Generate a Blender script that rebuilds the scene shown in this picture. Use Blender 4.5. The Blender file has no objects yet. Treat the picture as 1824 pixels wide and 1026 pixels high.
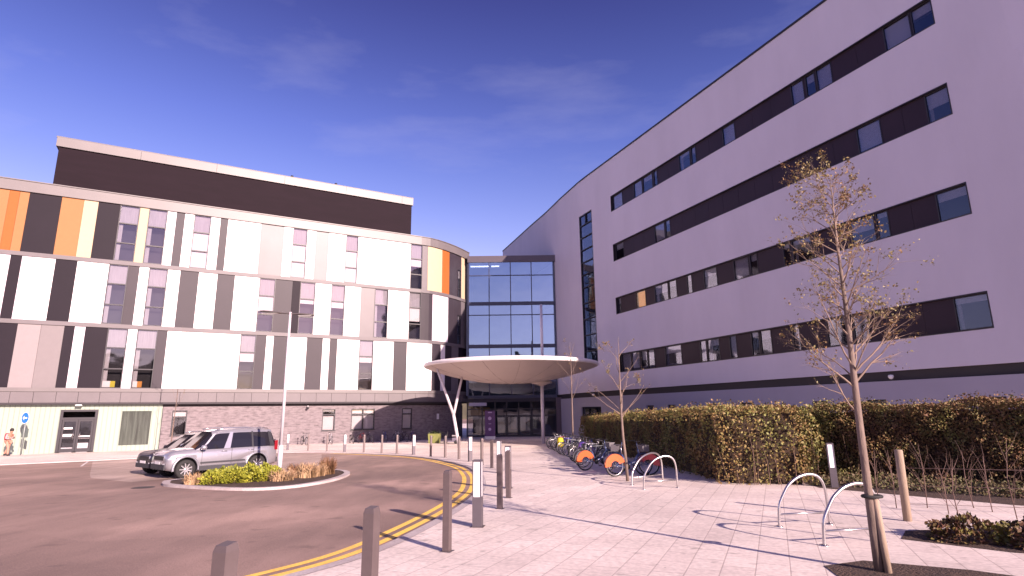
import bpy, bmesh, math, random
from mathutils import Vector, Matrix
import numpy as np
R = math.radians
sin, cos, pi = math.sin, math.cos, math.pi
random.seed(7)
SC = bpy.context.scene
COL = SC.collection

# ------------------------------------------------------------------ camera
CAMH, FPX, PITCH, ROLL = 1.85, 1015.0, R(12.25), R(-0.73)
_f = Vector((0, cos(PITCH), sin(PITCH))); _u = Vector((0, -sin(PITCH), cos(PITCH))); _x = Vector((1, 0, 0))
CX = _x*cos(ROLL) + _u*sin(ROLL); CU = -_x*sin(ROLL) + _u*cos(ROLL); CF = _f
CP = Vector((0, 0, CAMH))
cam_d = bpy.data.cameras.new("camera"); cam = bpy.data.objects.new("camera", cam_d); COL.objects.link(cam)
cam_d.sensor_width = 36; cam_d.lens = 36*FPX/1824; cam_d.clip_end = 3000; cam_d.clip_start = .05
cam.matrix_world = Matrix(((CX.x, CU.x, -CF.x, 0), (CX.y, CU.y, -CF.y, 0), (CX.z, CU.z, -CF.z, CAMH), (0, 0, 0, 1)))
SC.camera = cam

# ------------------------------------------------------------------ light
AZ, EL = R(39), R(21)                       # shadows fall towards azimuth -AZ
SUNV = Vector((sin(AZ)*cos(EL), -cos(AZ)*cos(EL), sin(EL)))   # towards the sun
sd = bpy.data.lights.new("sun", 'SUN'); so = bpy.data.objects.new("sun", sd); COL.objects.link(so)
sd.energy = 5.0; sd.angle = R(.5); sd.color = (1.0, .78, .70)
so.rotation_euler = SUNV.to_track_quat('Z', 'Y').to_euler()
W = bpy.data.worlds.new("World"); SC.world = W; W.use_nodes = True
wn = W.node_tree; wn.nodes.clear()
sky = wn.nodes.new('ShaderNodeTexSky'); sky.sky_type = 'NISHITA'; sky.sun_disc = False
sky.sun_elevation = EL; sky.sun_rotation = math.atan2(SUNV.x, SUNV.y)
sky.air_density = 1.3; sky.dust_density = .2; sky.ozone_density = 3.0; sky.altitude = 50
tint = wn.nodes.new('ShaderNodeMix'); tint.data_type = 'RGBA'; tint.blend_type = 'MULTIPLY'; tint.inputs[0].default_value = 1
# deeper towards the zenith, paler and pinker towards the horizon
tcs = wn.nodes.new('ShaderNodeTexCoord'); sxs = wn.nodes.new('ShaderNodeSeparateXYZ'); wn.links.new(tcs.outputs['Generated'], sxs.inputs[0])
grd = wn.nodes.new('ShaderNodeValToRGB'); grd.color_ramp.elements[0].position = .2; grd.color_ramp.elements[0].color = (2.3, 1.12, 1.3, 1)
grd.color_ramp.elements[1].position = .68; grd.color_ramp.elements[1].color = (.95, .28, .58, 1)
g0_ = grd.color_ramp.elements.new(.0); g0_.color = (.9, .95, 1.7, 1)
ge = grd.color_ramp.elements.new(.45); ge.color = (1.55, .68, 1.08, 1)
wn.links.new(sxs.outputs[2], grd.inputs[0]); wn.links.new(grd.outputs[0], tint.inputs[7])
hs = wn.nodes.new('ShaderNodeHueSaturation'); hs.inputs['Saturation'].default_value = 1.28
wn.links.new(sky.outputs[0], hs.inputs['Color']); wn.links.new(hs.outputs[0], tint.inputs[6])
# thin wisps of cirrus, laid out on the sky dome by direction
tc = wn.nodes.new('ShaderNodeTexCoord'); mp = wn.nodes.new('ShaderNodeMapping'); mp.inputs['Scale'].default_value = (1.4, 3.2, 6.0)
mp.inputs['Rotation'].default_value = (0, 0, R(25))
nz = wn.nodes.new('ShaderNodeTexNoise'); nz.inputs['Scale'].default_value = 1.6; nz.inputs['Detail'].default_value = 7; nz.inputs['Roughness'].default_value = .55
cr = wn.nodes.new('ShaderNodeValToRGB'); cr.color_ramp.elements[0].position = .5; cr.color_ramp.elements[1].position = .85
cr.color_ramp.elements[0].color = (0, 0, 0, 1); cr.color_ramp.elements[1].color = (.28, .28, .28, 1)
cl = wn.nodes.new('ShaderNodeMix'); cl.data_type = 'RGBA'; cl.inputs[7].default_value = (4.2, 3.9, 5.4, 1)
wn.links.new(tc.outputs['Generated'], mp.inputs[0]); wn.links.new(mp.outputs[0], nz.inputs[0]); wn.links.new(nz.outputs[0], cr.inputs[0])
wn.links.new(cr.outputs[0], cl.inputs[0]); wn.links.new(tint.outputs[2], cl.inputs[6])
bg = wn.nodes.new('ShaderNodeBackground'); bg.inputs[1].default_value = .075
wo = wn.nodes.new('ShaderNodeOutputWorld'); wn.links.new(cl.outputs[2], bg.inputs[0]); wn.links.new(bg.outputs[0], wo.inputs[0])
SC.view_settings.view_transform = 'Standard'; SC.view_settings.look = 'None'
SC.view_settings.exposure = 1.15; SC.view_settings.gamma = 1
SC.render.resolution_x = 1024; SC.render.resolution_y = 576
SC.render.engine = 'CYCLES'
SC.cycles.max_bounces = 6; SC.cycles.transparent_max_bounces = 12; SC.cycles.sample_clamp_indirect = 6

# ------------------------------------------------------------------ placement helpers
def gz(y): return -.017*min(y, 45.0)
def ray(px, py): return CX*(px-912) + CU*(513-py) + CF*FPX
def ground(px, py):
    d = ray(px, py)
    t = (0-CAMH)/(d.z + .017*d.y); p = CP + d*t
    if p.y > 45: p = CP + d*((gz(99)-CAMH)/d.z)
    return p
def atY(px, py, Y): d = ray(px, py); return CP + d*(Y/d.y)

# ------------------------------------------------------------------ materials
MATS = {}
def mat(name, col, rough=.6, metal=0, spec=.5, noise=0, nscale=3, bump=0, bscale=30, coat=0, emit=None, trans=0, island=0, island_hue=None, uvnoise=False, stretch=None):
    if name in MATS: return MATS[name]
    m = bpy.data.materials.new(name); m.use_nodes = True; nt = m.node_tree; b = nt.nodes['Principled BSDF']
    b.inputs['Base Color'].default_value = (*col, 1); b.inputs['Roughness'].default_value = rough; b.inputs['Metallic'].default_value = metal
    b.inputs['Specular IOR Level'].default_value = spec; b.inputs['Coat Weight'].default_value = coat
    if emit: b.inputs['Emission Color'].default_value = (*emit[0], 1); b.inputs['Emission Strength'].default_value = emit[1]
    tcn = nt.nodes.new('ShaderNodeTexCoord'); src = tcn.outputs['Object']
    if stretch:
        mpn = nt.nodes.new('ShaderNodeMapping'); mpn.inputs['Scale'].default_value = stretch; nt.links.new(src, mpn.inputs[0]); src = mpn.outputs[0]
    last = None
    if noise:
        n = nt.nodes.new('ShaderNodeTexNoise'); n.inputs['Scale'].default_value = nscale; n.inputs['Detail'].default_value = 6; n.inputs['Roughness'].default_value = .6
        nt.links.new(src, n.inputs[0])
        mr = nt.nodes.new('ShaderNodeMapRange'); mr.inputs[1].default_value = .25; mr.inputs[2].default_value = .75
        mr.inputs[3].default_value = 1-noise; mr.inputs[4].default_value = 1+noise
        nt.links.new(n.outputs[0], mr.inputs[0])
        mx = nt.nodes.new('ShaderNodeMix'); mx.data_type = 'RGBA'; mx.blend_type = 'MULTIPLY'; mx.inputs[0].default_value = 1
        mx.inputs[6].default_value = (*col, 1); nt.links.new(mr.outputs[0], mx.inputs[7]); nt.links.new(mx.outputs[2], b.inputs['Base Color']); last = mx
    if island:
        g = nt.nodes.new('ShaderNodeNewGeometry'); ramp = nt.nodes.new('ShaderNodeValToRGB'); cs = island_hue
        el = ramp.color_ramp.elements
        el[0].position = 0; el[0].color = (*cs[0], 1); el[1].position = 1; el[1].color = (*cs[-1], 1)
        for i, c in enumerate(cs[1:-1]): e = el.new((i+1)/(len(cs)-1)); e.color = (*c, 1)
        n = nt.nodes.new('ShaderNodeTexNoise'); n.inputs['Scale'].default_value = nscale; n.inputs['Detail'].default_value = 3; nt.links.new(src, n.inputs[0])
        a = nt.nodes.new('ShaderNodeMath'); a.operation = 'MULTIPLY_ADD'; a.inputs[1].default_value = .45; nt.links.new(g.outputs['Random Per Island'], a.inputs[0])
        c2 = nt.nodes.new('ShaderNodeMath'); c2.operation = 'MULTIPLY_ADD'; c2.inputs[1].default_value = 1.5; c2.inputs[2].default_value = -.47
        nt.links.new(n.outputs[0], c2.inputs[0]); nt.links.new(c2.outputs[0], a.inputs[2]); nt.links.new(a.outputs[0], ramp.inputs[0])
        nt.links.new(ramp.outputs[0], b.inputs['Base Color'])
    if bump:
        n = nt.nodes.new('ShaderNodeTexNoise'); n.inputs['Scale'].default_value = bscale; n.inputs['Detail'].default_value = 5; nt.links.new(src, n.inputs[0])
        bp = nt.nodes.new('ShaderNodeBump'); bp.inputs['Strength'].default_value = bump; bp.inputs['Distance'].default_value = .02
        nt.links.new(n.outputs[0], bp.inputs['Height']); nt.links.new(bp.outputs[0], b.inputs['Normal'])
    MATS[name] = m; return m

white_panel = mat('white_panel', (.8, .76, .77), .42, spec=.4, noise=.03, nscale=.6)
lilac_panel = mat('lilac_panel', (.62, .56, .62), .4, noise=.03)
beige_panel = mat('beige_panel', (.21, .18, .185), .5, noise=.04)
pinkgrey_panel = mat('pinkgrey_panel', (.15, .13, .135), .5, noise=.04)
silver_panel = mat('silver_panel', (.13, .115, .125), .42, spec=.35, noise=.10, nscale=.5)
grey_panel = mat('grey_panel', (.034, .027, .036), .5, spec=.28, noise=.10, nscale=.5)
dark_panel = mat('dark_panel', (.012, .008, .014), .55, spec=.15, noise=.10, nscale=.5)
orange_panel = mat('orange_panel', (.30, .095, .022), .6, spec=.2, noise=.03)
pale_orange = mat('pale_orange', (.31, .145, .06), .6, spec=.2, noise=.03)
cream_panel = mat('cream_panel', (.47, .37, .25), .6, spec=.2, noise=.03)
fascia_metal = mat('fascia_metal', (.125, .11, .118), .5, spec=.4, noise=.10, nscale=.4)
coping_metal = mat('coping_metal', (.135, .12, .122), .45, spec=.5, noise=.10, nscale=.5)
plant_clad = mat('plant_clad', (.012, .006, .010), .7, spec=.12, noise=.15, nscale=.4, stretch=(1, 1, 6))
frame_dark = mat('frame_dark', (.02, .017, .024), .45)
soffit_dark = mat('soffit_dark', (.03, .025, .03), .7)
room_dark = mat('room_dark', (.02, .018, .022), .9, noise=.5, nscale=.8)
blind_white = mat('blind_white', (.72, .68, .68), .8, noise=.04)
curtain_grey = mat('curtain_grey', (.38, .36, .38), .85, noise=.2, nscale=6, stretch=(4, 4, .2))
render_white = mat('render_white', (.61, .57, .65), .85, noise=.06, nscale=.35, bump=.08, bscale=60, stretch=(1, 1, .35))
strip_dark = mat('strip_dark', (.028, .015, .026), .5, spec=.25, noise=.12, nscale=.6)
render_low = mat('render_low', (.36, .34, .42), .85, noise=.05, nscale=.3)
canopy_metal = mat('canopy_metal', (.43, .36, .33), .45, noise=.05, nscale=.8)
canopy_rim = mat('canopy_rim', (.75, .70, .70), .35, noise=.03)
steel_paint = mat('steel_paint', (.60, .56, .60), .35, metal=.1)
stainless = mat('stainless', (.55, .52, .52), .3, metal=.95)
white_paint = mat('white_paint', (.8, .78, .78), .5)
black_plastic = mat('black_plastic', (.02, .02, .022), .5)
rubber = mat('rubber', (.018, .017, .018), .8)

def glass_mat(name, tint_c, refl=.35, rough=.03, gcol=(.82, .85, .95), k=.6):
    m = bpy.data.materials.new(name); m.use_nodes = True; nt = m.node_tree; nt.nodes.clear()
    o = nt.nodes.new('ShaderNodeOutputMaterial'); tr = nt.nodes.new('ShaderNodeBsdfTransparent'); tr.inputs[0].default_value = (*tint_c, 1)
    gl = nt.nodes.new('ShaderNodeBsdfGlossy'); gl.inputs['Roughness'].default_value = rough; gl.inputs[0].default_value = gcol+(1,)
    lw = nt.nodes.new('ShaderNodeLayerWeight'); lw.inputs[0].default_value = .4
    ma = nt.nodes.new('ShaderNodeMath'); ma.operation = 'MULTIPLY_ADD'; ma.inputs[1].default_value = k; ma.inputs[2].default_value = refl; ma.use_clamp = True
    nz = nt.nodes.new('ShaderNodeTexNoise'); nz.inputs['Scale'].default_value = .35; nz.inputs['Detail'].default_value = 2
    tc = nt.nodes.new('ShaderNodeTexCoord'); nt.links.new(tc.outputs['Object'], nz.inputs[0])
    bp = nt.nodes.new('ShaderNodeBump'); bp.inputs['Strength'].default_value = .25; bp.inputs['Distance'].default_value = .08
    nt.links.new(nz.outputs[0], bp.inputs['Height']); nt.links.new(bp.outputs[0], gl.inputs['Normal'])
    mx = nt.nodes.new('ShaderNodeMixShader')
    nt.links.new(lw.outputs['Facing'], ma.inputs[0]); nt.links.new(ma.outputs[0], mx.inputs[0]); nt.links.new(tr.outputs[0], mx.inputs[1]); nt.links.new(gl.outputs[0], mx.inputs[2])
    nt.links.new(mx.outputs[0], o.inputs[0]); MATS[name] = m; return m
glass = glass_mat('window_glass', (.78, .77, .78), .15, .03, (.75, .76, .82))
atrium_glass = glass_mat('atrium_glass', (.35, .4, .5), .36, .02, (.62, .78, 1.0))
shade_glass = glass_mat('shade_glass', (.7, .7, .75), .05, .03, (.7, .75, .9), .22)
dark_glass = glass_mat('dark_glass', (.3, .3, .33), .1)
car_glass = glass_mat('car_glass', (.22, .22, .25), .15)

def uvmat(name, build):
    m = bpy.data.materials.new(name); m.use_nodes = True; nt = m.node_tree; b = nt.nodes['Principled BSDF']
    uv = nt.nodes.new('ShaderNodeUVMap'); build(nt, b, uv.outputs[0]); MATS[name] = m; return m
def _brick(nt, b, uv):
    br = nt.nodes.new('ShaderNodeTexBrick'); br.inputs['Scale'].default_value = 1; br.inputs['Brick Width'].default_value = .45; br.inputs['Row Height'].default_value = .15
    br.inputs['Mortar Size'].default_value = .012; br.inputs['Color1'].default_value = (.185, .155, .165, 1); br.inputs['Color2'].default_value = (.13, .108, .116, 1)
    br.inputs['Mortar'].default_value = (.20, .172, .178, 1); br.inputs['Bias'].default_value = -.4
    nt.links.new(uv, br.inputs[0])
    v = nt.nodes.new('ShaderNodeTexNoise'); v.inputs['Scale'].default_value = 2.2; v.inputs['Detail'].default_value = 4
    mp = nt.nodes.new('ShaderNodeMapping'); mp.inputs['Scale'].default_value = (1, 3, 1); nt.links.new(uv, mp.inputs[0]); nt.links.new(mp.outputs[0], v.inputs[0])
    r = nt.nodes.new('ShaderNodeMapRange'); r.inputs[1].default_value = .3; r.inputs[2].default_value = .55; r.inputs[3].default_value = .62; r.inputs[4].default_value = 1.1; nt.links.new(v.outputs[0], r.inputs[0])
    mx = nt.nodes.new('ShaderNodeMix'); mx.data_type = 'RGBA'; mx.blend_type = 'MULTIPLY'; mx.inputs[0].default_value = 1
    nt.links.new(br.outputs[0], mx.inputs[6]); nt.links.new(r.outputs[0], mx.inputs[7]); nt.links.new(mx.outputs[2], b.inputs['Base Color']); b.inputs['Roughness'].default_value = .85
    bp = nt.nodes.new('ShaderNodeBump'); bp.inputs['Strength'].default_value = .4; bp.inputs['Distance'].default_value = .01; bp.invert = True
    nt.links.new(br.outputs['Fac'], bp.inputs['Height']); nt.links.new(bp.outputs[0], b.inputs['Normal'])
brick_mat = uvmat('brick', _brick)
def _chan(nt, b, uv):
    sx = nt.nodes.new('ShaderNodeSeparateXYZ'); nt.links.new(uv, sx.inputs[0])
    a = nt.nodes.new('ShaderNodeMath'); a.operation = 'PINGPONG'; a.inputs[1].default_value = .15; nt.links.new(sx.outputs[0], a.inputs[0])
    r = nt.nodes.new('ShaderNodeMapRange'); r.inputs[1].default_value = 0; r.inputs[2].default_value = .05; nt.links.new(a.outputs[0], r.inputs[0])
    mx = nt.nodes.new('ShaderNodeMix'); mx.data_type = 'RGBA'; mx.inputs[6].default_value = (.20, .235, .195, 1); mx.inputs[7].default_value = (.30, .36, .295, 1)
    nt.links.new(r.outputs[0], mx.inputs[0]); nt.links.new(mx.outputs[2], b.inputs['Base Color']); b.inputs['Roughness'].default_value = .3
    b.inputs['Metallic'].default_value = 0; b.inputs['Coat Weight'].default_value = .3
channel_glass = uvmat('channel_glass', _chan)

def ground_mat(name, c1, c2, mode):
    m = bpy.data.materials.new(name); m.use_nodes = True; nt = m.node_tree; b = nt.nodes['Principled BSDF']; L = nt.links
    tc = nt.nodes.new('ShaderNodeTexCoord'); O = tc.outputs['Object']
    def noise(s, d=5, src=O):
        n = nt.nodes.new('ShaderNodeTexNoise'); n.inputs['Scale'].default_value = s; n.inputs['Detail'].default_value = d; L.new(src, n.inputs[0]); return n.outputs[0]
    def mr(v, a, bb, c, d):
        r = nt.nodes.new('ShaderNodeMapRange'); r.inputs[1].default_value = a; r.inputs[2].default_value = bb; r.inputs[3].default_value = c; r.inputs[4].default_value = d; L.new(v, r.inputs[0]); return r.outputs[0]
    def mul(c, v):
        x = nt.nodes.new('ShaderNodeMix'); x.data_type = 'RGBA'; x.blend_type = 'MULTIPLY'; x.inputs[0].default_value = 1; L.new(c, x.inputs[6]); L.new(v, x.inputs[7]); return x.outputs[2]
    def mix(v, c, d):
        x = nt.nodes.new('ShaderNodeMix'); x.data_type = 'RGBA'; L.new(v, x.inputs[0])
        for i, q in ((6, c), (7, d)):
            if isinstance(q, tuple): x.inputs[i].default_value = (*q, 1)
            else: L.new(q, x.inputs[i])
        return x.outputs[2]
    h = None
    if mode == 'asphalt':
        base = mix(mr(noise(.12, 3), .35, .65, 0, 1), c1, c2)
        vor = nt.nodes.new('ShaderNodeTexVoronoi'); vor.inputs['Scale'].default_value = .11; vor.distance = 'CHEBYCHEV'
        wv = nt.nodes.new('ShaderNodeMapping'); wv.inputs['Rotation'].default_value = (0, 0, .5); L.new(O, wv.inputs[0]); L.new(wv.outputs[0], vor.inputs[0])
        sp = nt.nodes.new('ShaderNodeSeparateColor'); L.new(vor.outputs['Color'], sp.inputs[0])
        base = mul(base, mr(sp.outputs[0], 0, 1, .88, 1.14))
        st = nt.nodes.new('ShaderNodeMapping'); st.inputs['Scale'].default_value = (1.6, .35, 1); st.inputs['Rotation'].default_value = (0, 0, 1.0); L.new(O, st.inputs[0])
        base = mul(base, mr(noise(1.0, 6, st.outputs[0]), .3, .7, .82, 1.15))
        base = mul(base, mr(noise(.28, 7), .46, .62, .93, 1.25)); base = mul(base, mr(noise(1.7, 2), .2, .36, .6, 1.0))
        base = mul(base, mr(noise(60, 2), .3, .7, .75, 1.25)); h = noise(140, 3); b.inputs['Roughness'].default_value = .75
    elif mode == 'paving':
        br = nt.nodes.new('ShaderNodeTexBrick'); br.inputs['Scale'].default_value = 1; br.inputs['Brick Width'].default_value = .6; br.inputs['Row Height'].default_value = .4; br.inputs['Mortar Size'].default_value = .009
        br.inputs['Color1'].default_value = (*c1, 1); br.inputs['Color2'].default_value = (*c2, 1); br.inputs['Mortar'].default_value = (c2[0]*.72, c2[1]*.70, c2[2]*.70, 1); br.inputs['Mortar Smooth'].default_value = .3
        mp = nt.nodes.new('ShaderNodeMapping'); mp.inputs['Rotation'].default_value = (0, 0, R(-66)); L.new(O, mp.inputs[0]); L.new(mp.outputs[0], br.inputs[0])
        base = mul(br.outputs[0], mr(noise(.5, 6), .3, .7, .86, 1.1)); base = mul(base, mr(noise(14, 4), .35, .7, .86, 1.1))
        base = mul(base, mr(noise(3.3, 2), .24, .36, .66, 1.0)); base = mul(base, mr(noise(.17, 3), .35, .65, .88, 1.05)); base = mul(base, mr(noise(11, 1), .14, .24, .5, 1.0)); h = br.outputs['Fac']; b.inputs['Roughness'].default_value = .7
    elif mode == 'soil':
        base = mix(mr(noise(4), .3, .7, 0, 1), c1, c2); base = mul(base, mr(noise(40, 4), .3, .7, .5, 1.5)); h = noise(30, 6); b.inputs['Roughness'].default_value = .95
    else:
        base = mix(mr(noise(1.2, 6), .35, .65, 0, 1), c1, c2); base = mul(base, mr(noise(25, 3), .3, .7, .85, 1.15)); h = noise(50); b.inputs['Roughness'].default_value = .7
    L.new(base, b.inputs['Base Color'])
    bp = nt.nodes.new('ShaderNodeBump'); bp.inputs['Strength'].default_value = .35 if mode != 'soil' else 1; bp.inputs['Distance'].default_value = .004 if mode != 'soil' else .05
    if mode == 'paving': bp.invert = True
    L.new(h, bp.inputs['Height']); L.new(bp.outputs[0], b.inputs['Normal'])
    MATS[name] = m; return m
asphalt = ground_mat('asphalt', (.33, .222, .18), (.19, .126, .105), 'asphalt')
bay_mat = ground_mat('bay_asphalt', (.42, .32, .27), (.35, .26, .22), 'asphalt')
paving = ground_mat('paving', (.82, .71, .64), (.74, .63, .57), 'paving')
kerbstone = ground_mat('kerbstone', (.5, .44, .43), (.4, .34, .33), 'plain')
soil = ground_mat('soil', (.05, .03, .025), (.085, .05, .035), 'soil')
yellow_line = ground_mat('yellow_line', (.95, .62, .10), (.82, .52, .10), 'plain')
white_line = ground_mat('white_line', (.7, .66, .64), (.55, .5, .5), 'plain')

# ------------------------------------------------------------------ mesh building
IDENT = lambda a, b, c: (a, b, c)
class MB:
    def __init__(s, T=IDENT): s.v = []; s.f = []; s.m = []; s.uv = []; s.T = T; s.sm = []
    def face(s, pts, uvs=None, mi=0, smooth=False):
        i = len(s.v); s.v += [tuple(p) for p in pts]; s.f.append(list(range(i, i+len(pts)))); s.m.append(mi); s.sm.append(smooth)
        s.uv.append(uvs or [(p[0], p[1]) for p in pts])
    def box(s, a0, a1, b0, b1, c0, c1, mi=0, T=None, step=None):
        T = T or s.T
        if step and a1-a0 > step:
            n = math.ceil((a1-a0)/step)
        else: n = 1
        for k in range(n):
            x0 = a0+(a1-a0)*k/n; x1 = a0+(a1-a0)*(k+1)/n
            P = lambda a, b, c: T(a, b, c)
            F = [([(x0,b0,c0),(x0,b0,c1),(x1,b0,c1),(x1,b0,c0)], 0, 2), ([(x0,b1,c0),(x1,b1,c0),(x1,b1,c1),(x0,b1,c1)], 0, 2),
                 ([(x0,b0,c1),(x0,b1,c1),(x1,b1,c1),(x1,b0,c1)], 0, 1), ([(x0,b0,c0),(x1,b0,c0),(x1,b1,c0),(x0,b1,c0)], 0, 1)]
            if k == 0: F.append(([(x0,b0,c0),(x0,b1,c0),(x0,b1,c1),(x0,b0,c1)], 1, 2))
            if k == n-1: F.append(([(x1,b0,c0),(x1,b0,c1),(x1,b1,c1),(x1,b1,c0)], 1, 2))
            for q, u, w in F: s.face([P(*p) for p in q], [(p[u], p[w]) for p in q], mi)
    def tube(s, pts, rad, n=8, mi=0, cap=True, closed=False):
        pts = [Vector(p) for p in pts]; rad = rad if isinstance(rad, (list, tuple)) else [rad]*len(pts)
        rings = []; N = len(pts); prev = None
        for i, p in enumerate(pts):
            if closed: t = pts[(i+1) % N]-pts[i-1]
            else: t = pts[min(i+1, N-1)]-pts[max(i-1, 0)]
            t.normalize()
            if prev is None: a = t.orthogonal().normalized()
            else:
                a = prev - t*prev.dot(t)
                a = a.normalized() if a.length > 1e-6 else t.orthogonal().normalized()
            prev = a; b = t.cross(a)
            rings.append([p + (a*cos(2*pi*k/n)+b*sin(2*pi*k/n))*rad[i] for k in range(n)])
        base = len(s.v)
        for r in rings: s.v += [tuple(q) for q in r]
        M = N if closed else N-1
        for i in range(M):
            j = (i+1) % N
            for k in range(n):
                k2 = (k+1) % n; s.f.append([base+i*n+k, base+i*n+k2, base+j*n+k2, base+j*n+k]); s.m.append(mi); s.sm.append(True); s.uv.append([(0, 0)]*4)
        if cap and not closed:
            s.f.append([base+k for k in range(n)][::-1]); s.m.append(mi); s.sm.append(False); s.uv.append([(0, 0)]*n)
            s.f.append([base+(N-1)*n+k for k in range(n)]); s.m.append(mi); s.sm.append(False); s.uv.append([(0, 0)]*n)
    def lathe(s, prof, n=24, c=(0, 0, 0), mi=0, M=None, smooth=True):
        base = len(s.v)
        for r, z in prof:
            for k in range(n):
                p = Vector((r*cos(2*pi*k/n), r*sin(2*pi*k/n), z))
                if M: p = M @ p
                s.v.append((p[0]+c[0], p[1]+c[1], p[2]+c[2]))
        for i in range(len(prof)-1):
            for k in range(n):
                k2 = (k+1) % n; s.f.append([base+i*n+k, base+i*n+k2, base+(i+1)*n+k2, base+(i+1)*n+k]); s.m.append(mi); s.sm.append(smooth); s.uv.append([(0, 0)]*4)
    def build(s, name, mats, parent=None, origin=None):
        mats = mats if isinstance(mats, (list, tuple)) else [mats]
        me = bpy.data.meshes.new(name); v = s.v
        if origin is not None: v = [(p[0]-origin[0], p[1]-origin[1], p[2]-origin[2]) for p in v]
        me.from_pydata(v, [], s.f)
        for m in mats: me.materials.append(m)
        me.polygons.foreach_set('material_index', s.m); me.polygons.foreach_set('use_smooth', s.sm)
        ul = me.uv_layers.new(name='UVMap'); fl = [c for u in s.uv for q in u for c in q]; ul.data.foreach_set('uv', fl)
        me.update(); o = bpy.data.objects.new(name, me); COL.objects.link(o)
        if parent is not None: o.parent = parent
        return o
def tag(o, label=None, cat=None, group=None, kind=None):
    if label: o['label'] = label
    if cat: o['category'] = cat
    if group: o['group'] = group
    if kind: o['kind'] = kind
    return o
def empty(name, loc, label, cat, group=None, rz=0):
    o = bpy.data.objects.new(name, None); COL.objects.link(o); o.location = loc; o.rotation_euler = (0, 0, rz); o.empty_display_size = .3
    return tag(o, label, cat, group)
def kids(o): return [c for c in bpy.data.objects if c.parent == o]
def copy_tree(o, parent=None):
    c = o.copy(); COL.objects.link(c)
    if parent is not None: c.parent = parent
    for ch in kids(o): copy_tree(ch, c)
    return c
def place(o, loc, rz=0, label=None, group=None):
    o.location = loc; o.rotation_euler = (0, 0, rz)
    if label: o['label'] = label
    if group: o['group'] = group
    return o

def path_frame(pts, s0):
    """(s, d, z): s runs along the plan line, d is the distance out of the wall towards the forecourt."""
    P = [Vector(p) for p in pts]; cum = [s0]
    for a, b in zip(P, P[1:]): cum.append(cum[-1]+(b-a).length)
    def T(s, d, z, side=T_SIDE[0]):
        i = 0
        while i < len(P)-2 and s > cum[i+1]: i += 1
        t = (P[i+1]-P[i]).normalized(); p = P[i] + t*(s-cum[i])
        n = Vector((t.y, -t.x))
        if i < len(P)-2 and cum[i+1]-s < .6:
            t2 = (P[i+2]-P[i+1]).normalized(); n2 = Vector((t2.y, -t2.x)); w = .5*(1-(cum[i+1]-s)/.6); n = (n*(1-w)+n2*w).normalized()
        if i > 0 and s-cum[i] < .6:
            t0 = (P[i]-P[i-1]).normalized(); n0 = Vector((t0.y, -t0.x)); w = .5*(1-(s-cum[i])/.6); n = (n*(1-w)+n0*w).normalized()
        q = p + n*d*side; return (q.x, q.y, z)
    return T
T_SIDE = [1]

# ------------------------------------------------------------------ ground
def sheet(name, pts, off, m, thick=0, kind='structure', edge=None, label=None, cat=None):
    bm = bmesh.new(); vs = [bm.verts.new((p[0], p[1], 0)) for p in pts]; f = bm.faces.new(vs); bm.normal_update()
    if f.normal.z < 0: f.normal_flip()
    bmesh.ops.triangulate(bm, faces=bm.faces[:])
    bmesh.ops.bisect_plane(bm, geom=bm.verts[:]+bm.edges[:]+bm.faces[:], plane_co=(0, 45, 0), plane_no=(0, 1, 0))
    top = bm.faces[:]
    for v in bm.verts: v.co.z = gz(v.co.y)+off
    if thick:
        be = [e for e in bm.edges if len(e.link_faces) == 1]
        r = bmesh.ops.extrude_edge_only(bm, edges=be)
        for v in r['geom']:
            if isinstance(v, bmesh.types.BMVert): v.co.z -= thick
        for fc in r['geom']:
            if isinstance(fc, bmesh.types.BMFace): fc.material_index = 1
    bm.normal_update()
    me = bpy.data.meshes.new(name); bm.to_mesh(me); bm.free(); me.materials.append(m)
    if thick: me.materials.append(edge or kerbstone)
    o = bpy.data.objects.new(name, me); COL.objects.link(o); o['kind'] = kind
    if label: o['label'] = label
    return o
def smooth_line(pts, n=6):
    out = []; P = [Vector(p) for p in pts]
    for i in range(len(P)-1):
        a = P[max(i-1, 0)]; b = P[i]; c = P[i+1]; d = P[min(i+2, len(P)-1)]
        for k in range(n):
            t = k/n; out.append(.5*((2*b)+(c-a)*t+(2*a-5*b+4*c-d)*t*t+(3*b-a-3*c+d)*t**3))
    out.append(P[-1]); return out
ROADZ = -.045
sheet('road', [(-600, -300), (600, -300), (600, 900), (-600, 900)], ROADZ, asphalt)
KERB = [(-60, -12), (-14, 0), (-9, 2.5), (-6.5, 4.1), (-4.8, 5.6), (-3.13, 7.77), (-2.35, 9.21), (-1.85, 11.3), (-1.5, 13.4), (-1.3, 15.2), (-1.2, 17), (-1.27, 19), (-1.52, 21.8), (-2.15, 25.4), (-3.26, 28.7),
        (-4.74, 32), (-6.7, 34.9), (-8.9, 37), (-11.9, 39.2), (-16, 40.6), (-19.5, 39.4), (-22.0, 36.6), (-24.2, 34.0), (-26.0, 32.2), (-29, 29.2), (-36, 24), (-60, 8)]
ys = smooth_line(KERB, 5)
def offset_line(pts, d):
    out = []
    for i, p in enumerate(pts):
        t = (pts[min(i+1, len(pts)-1)]-pts[max(i-1, 0)]).normalized(); out.append(p + Vector((t.y, -t.x))*d)
    return out
ks = offset_line(ys, .16); inner = offset_line(ys, .36)
sheet('pavement', [tuple(p) for p in inner] + [(-90, 60), (-90, 140), (140, 140), (140, -60), (-60, -60)], 0, paving)
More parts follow.
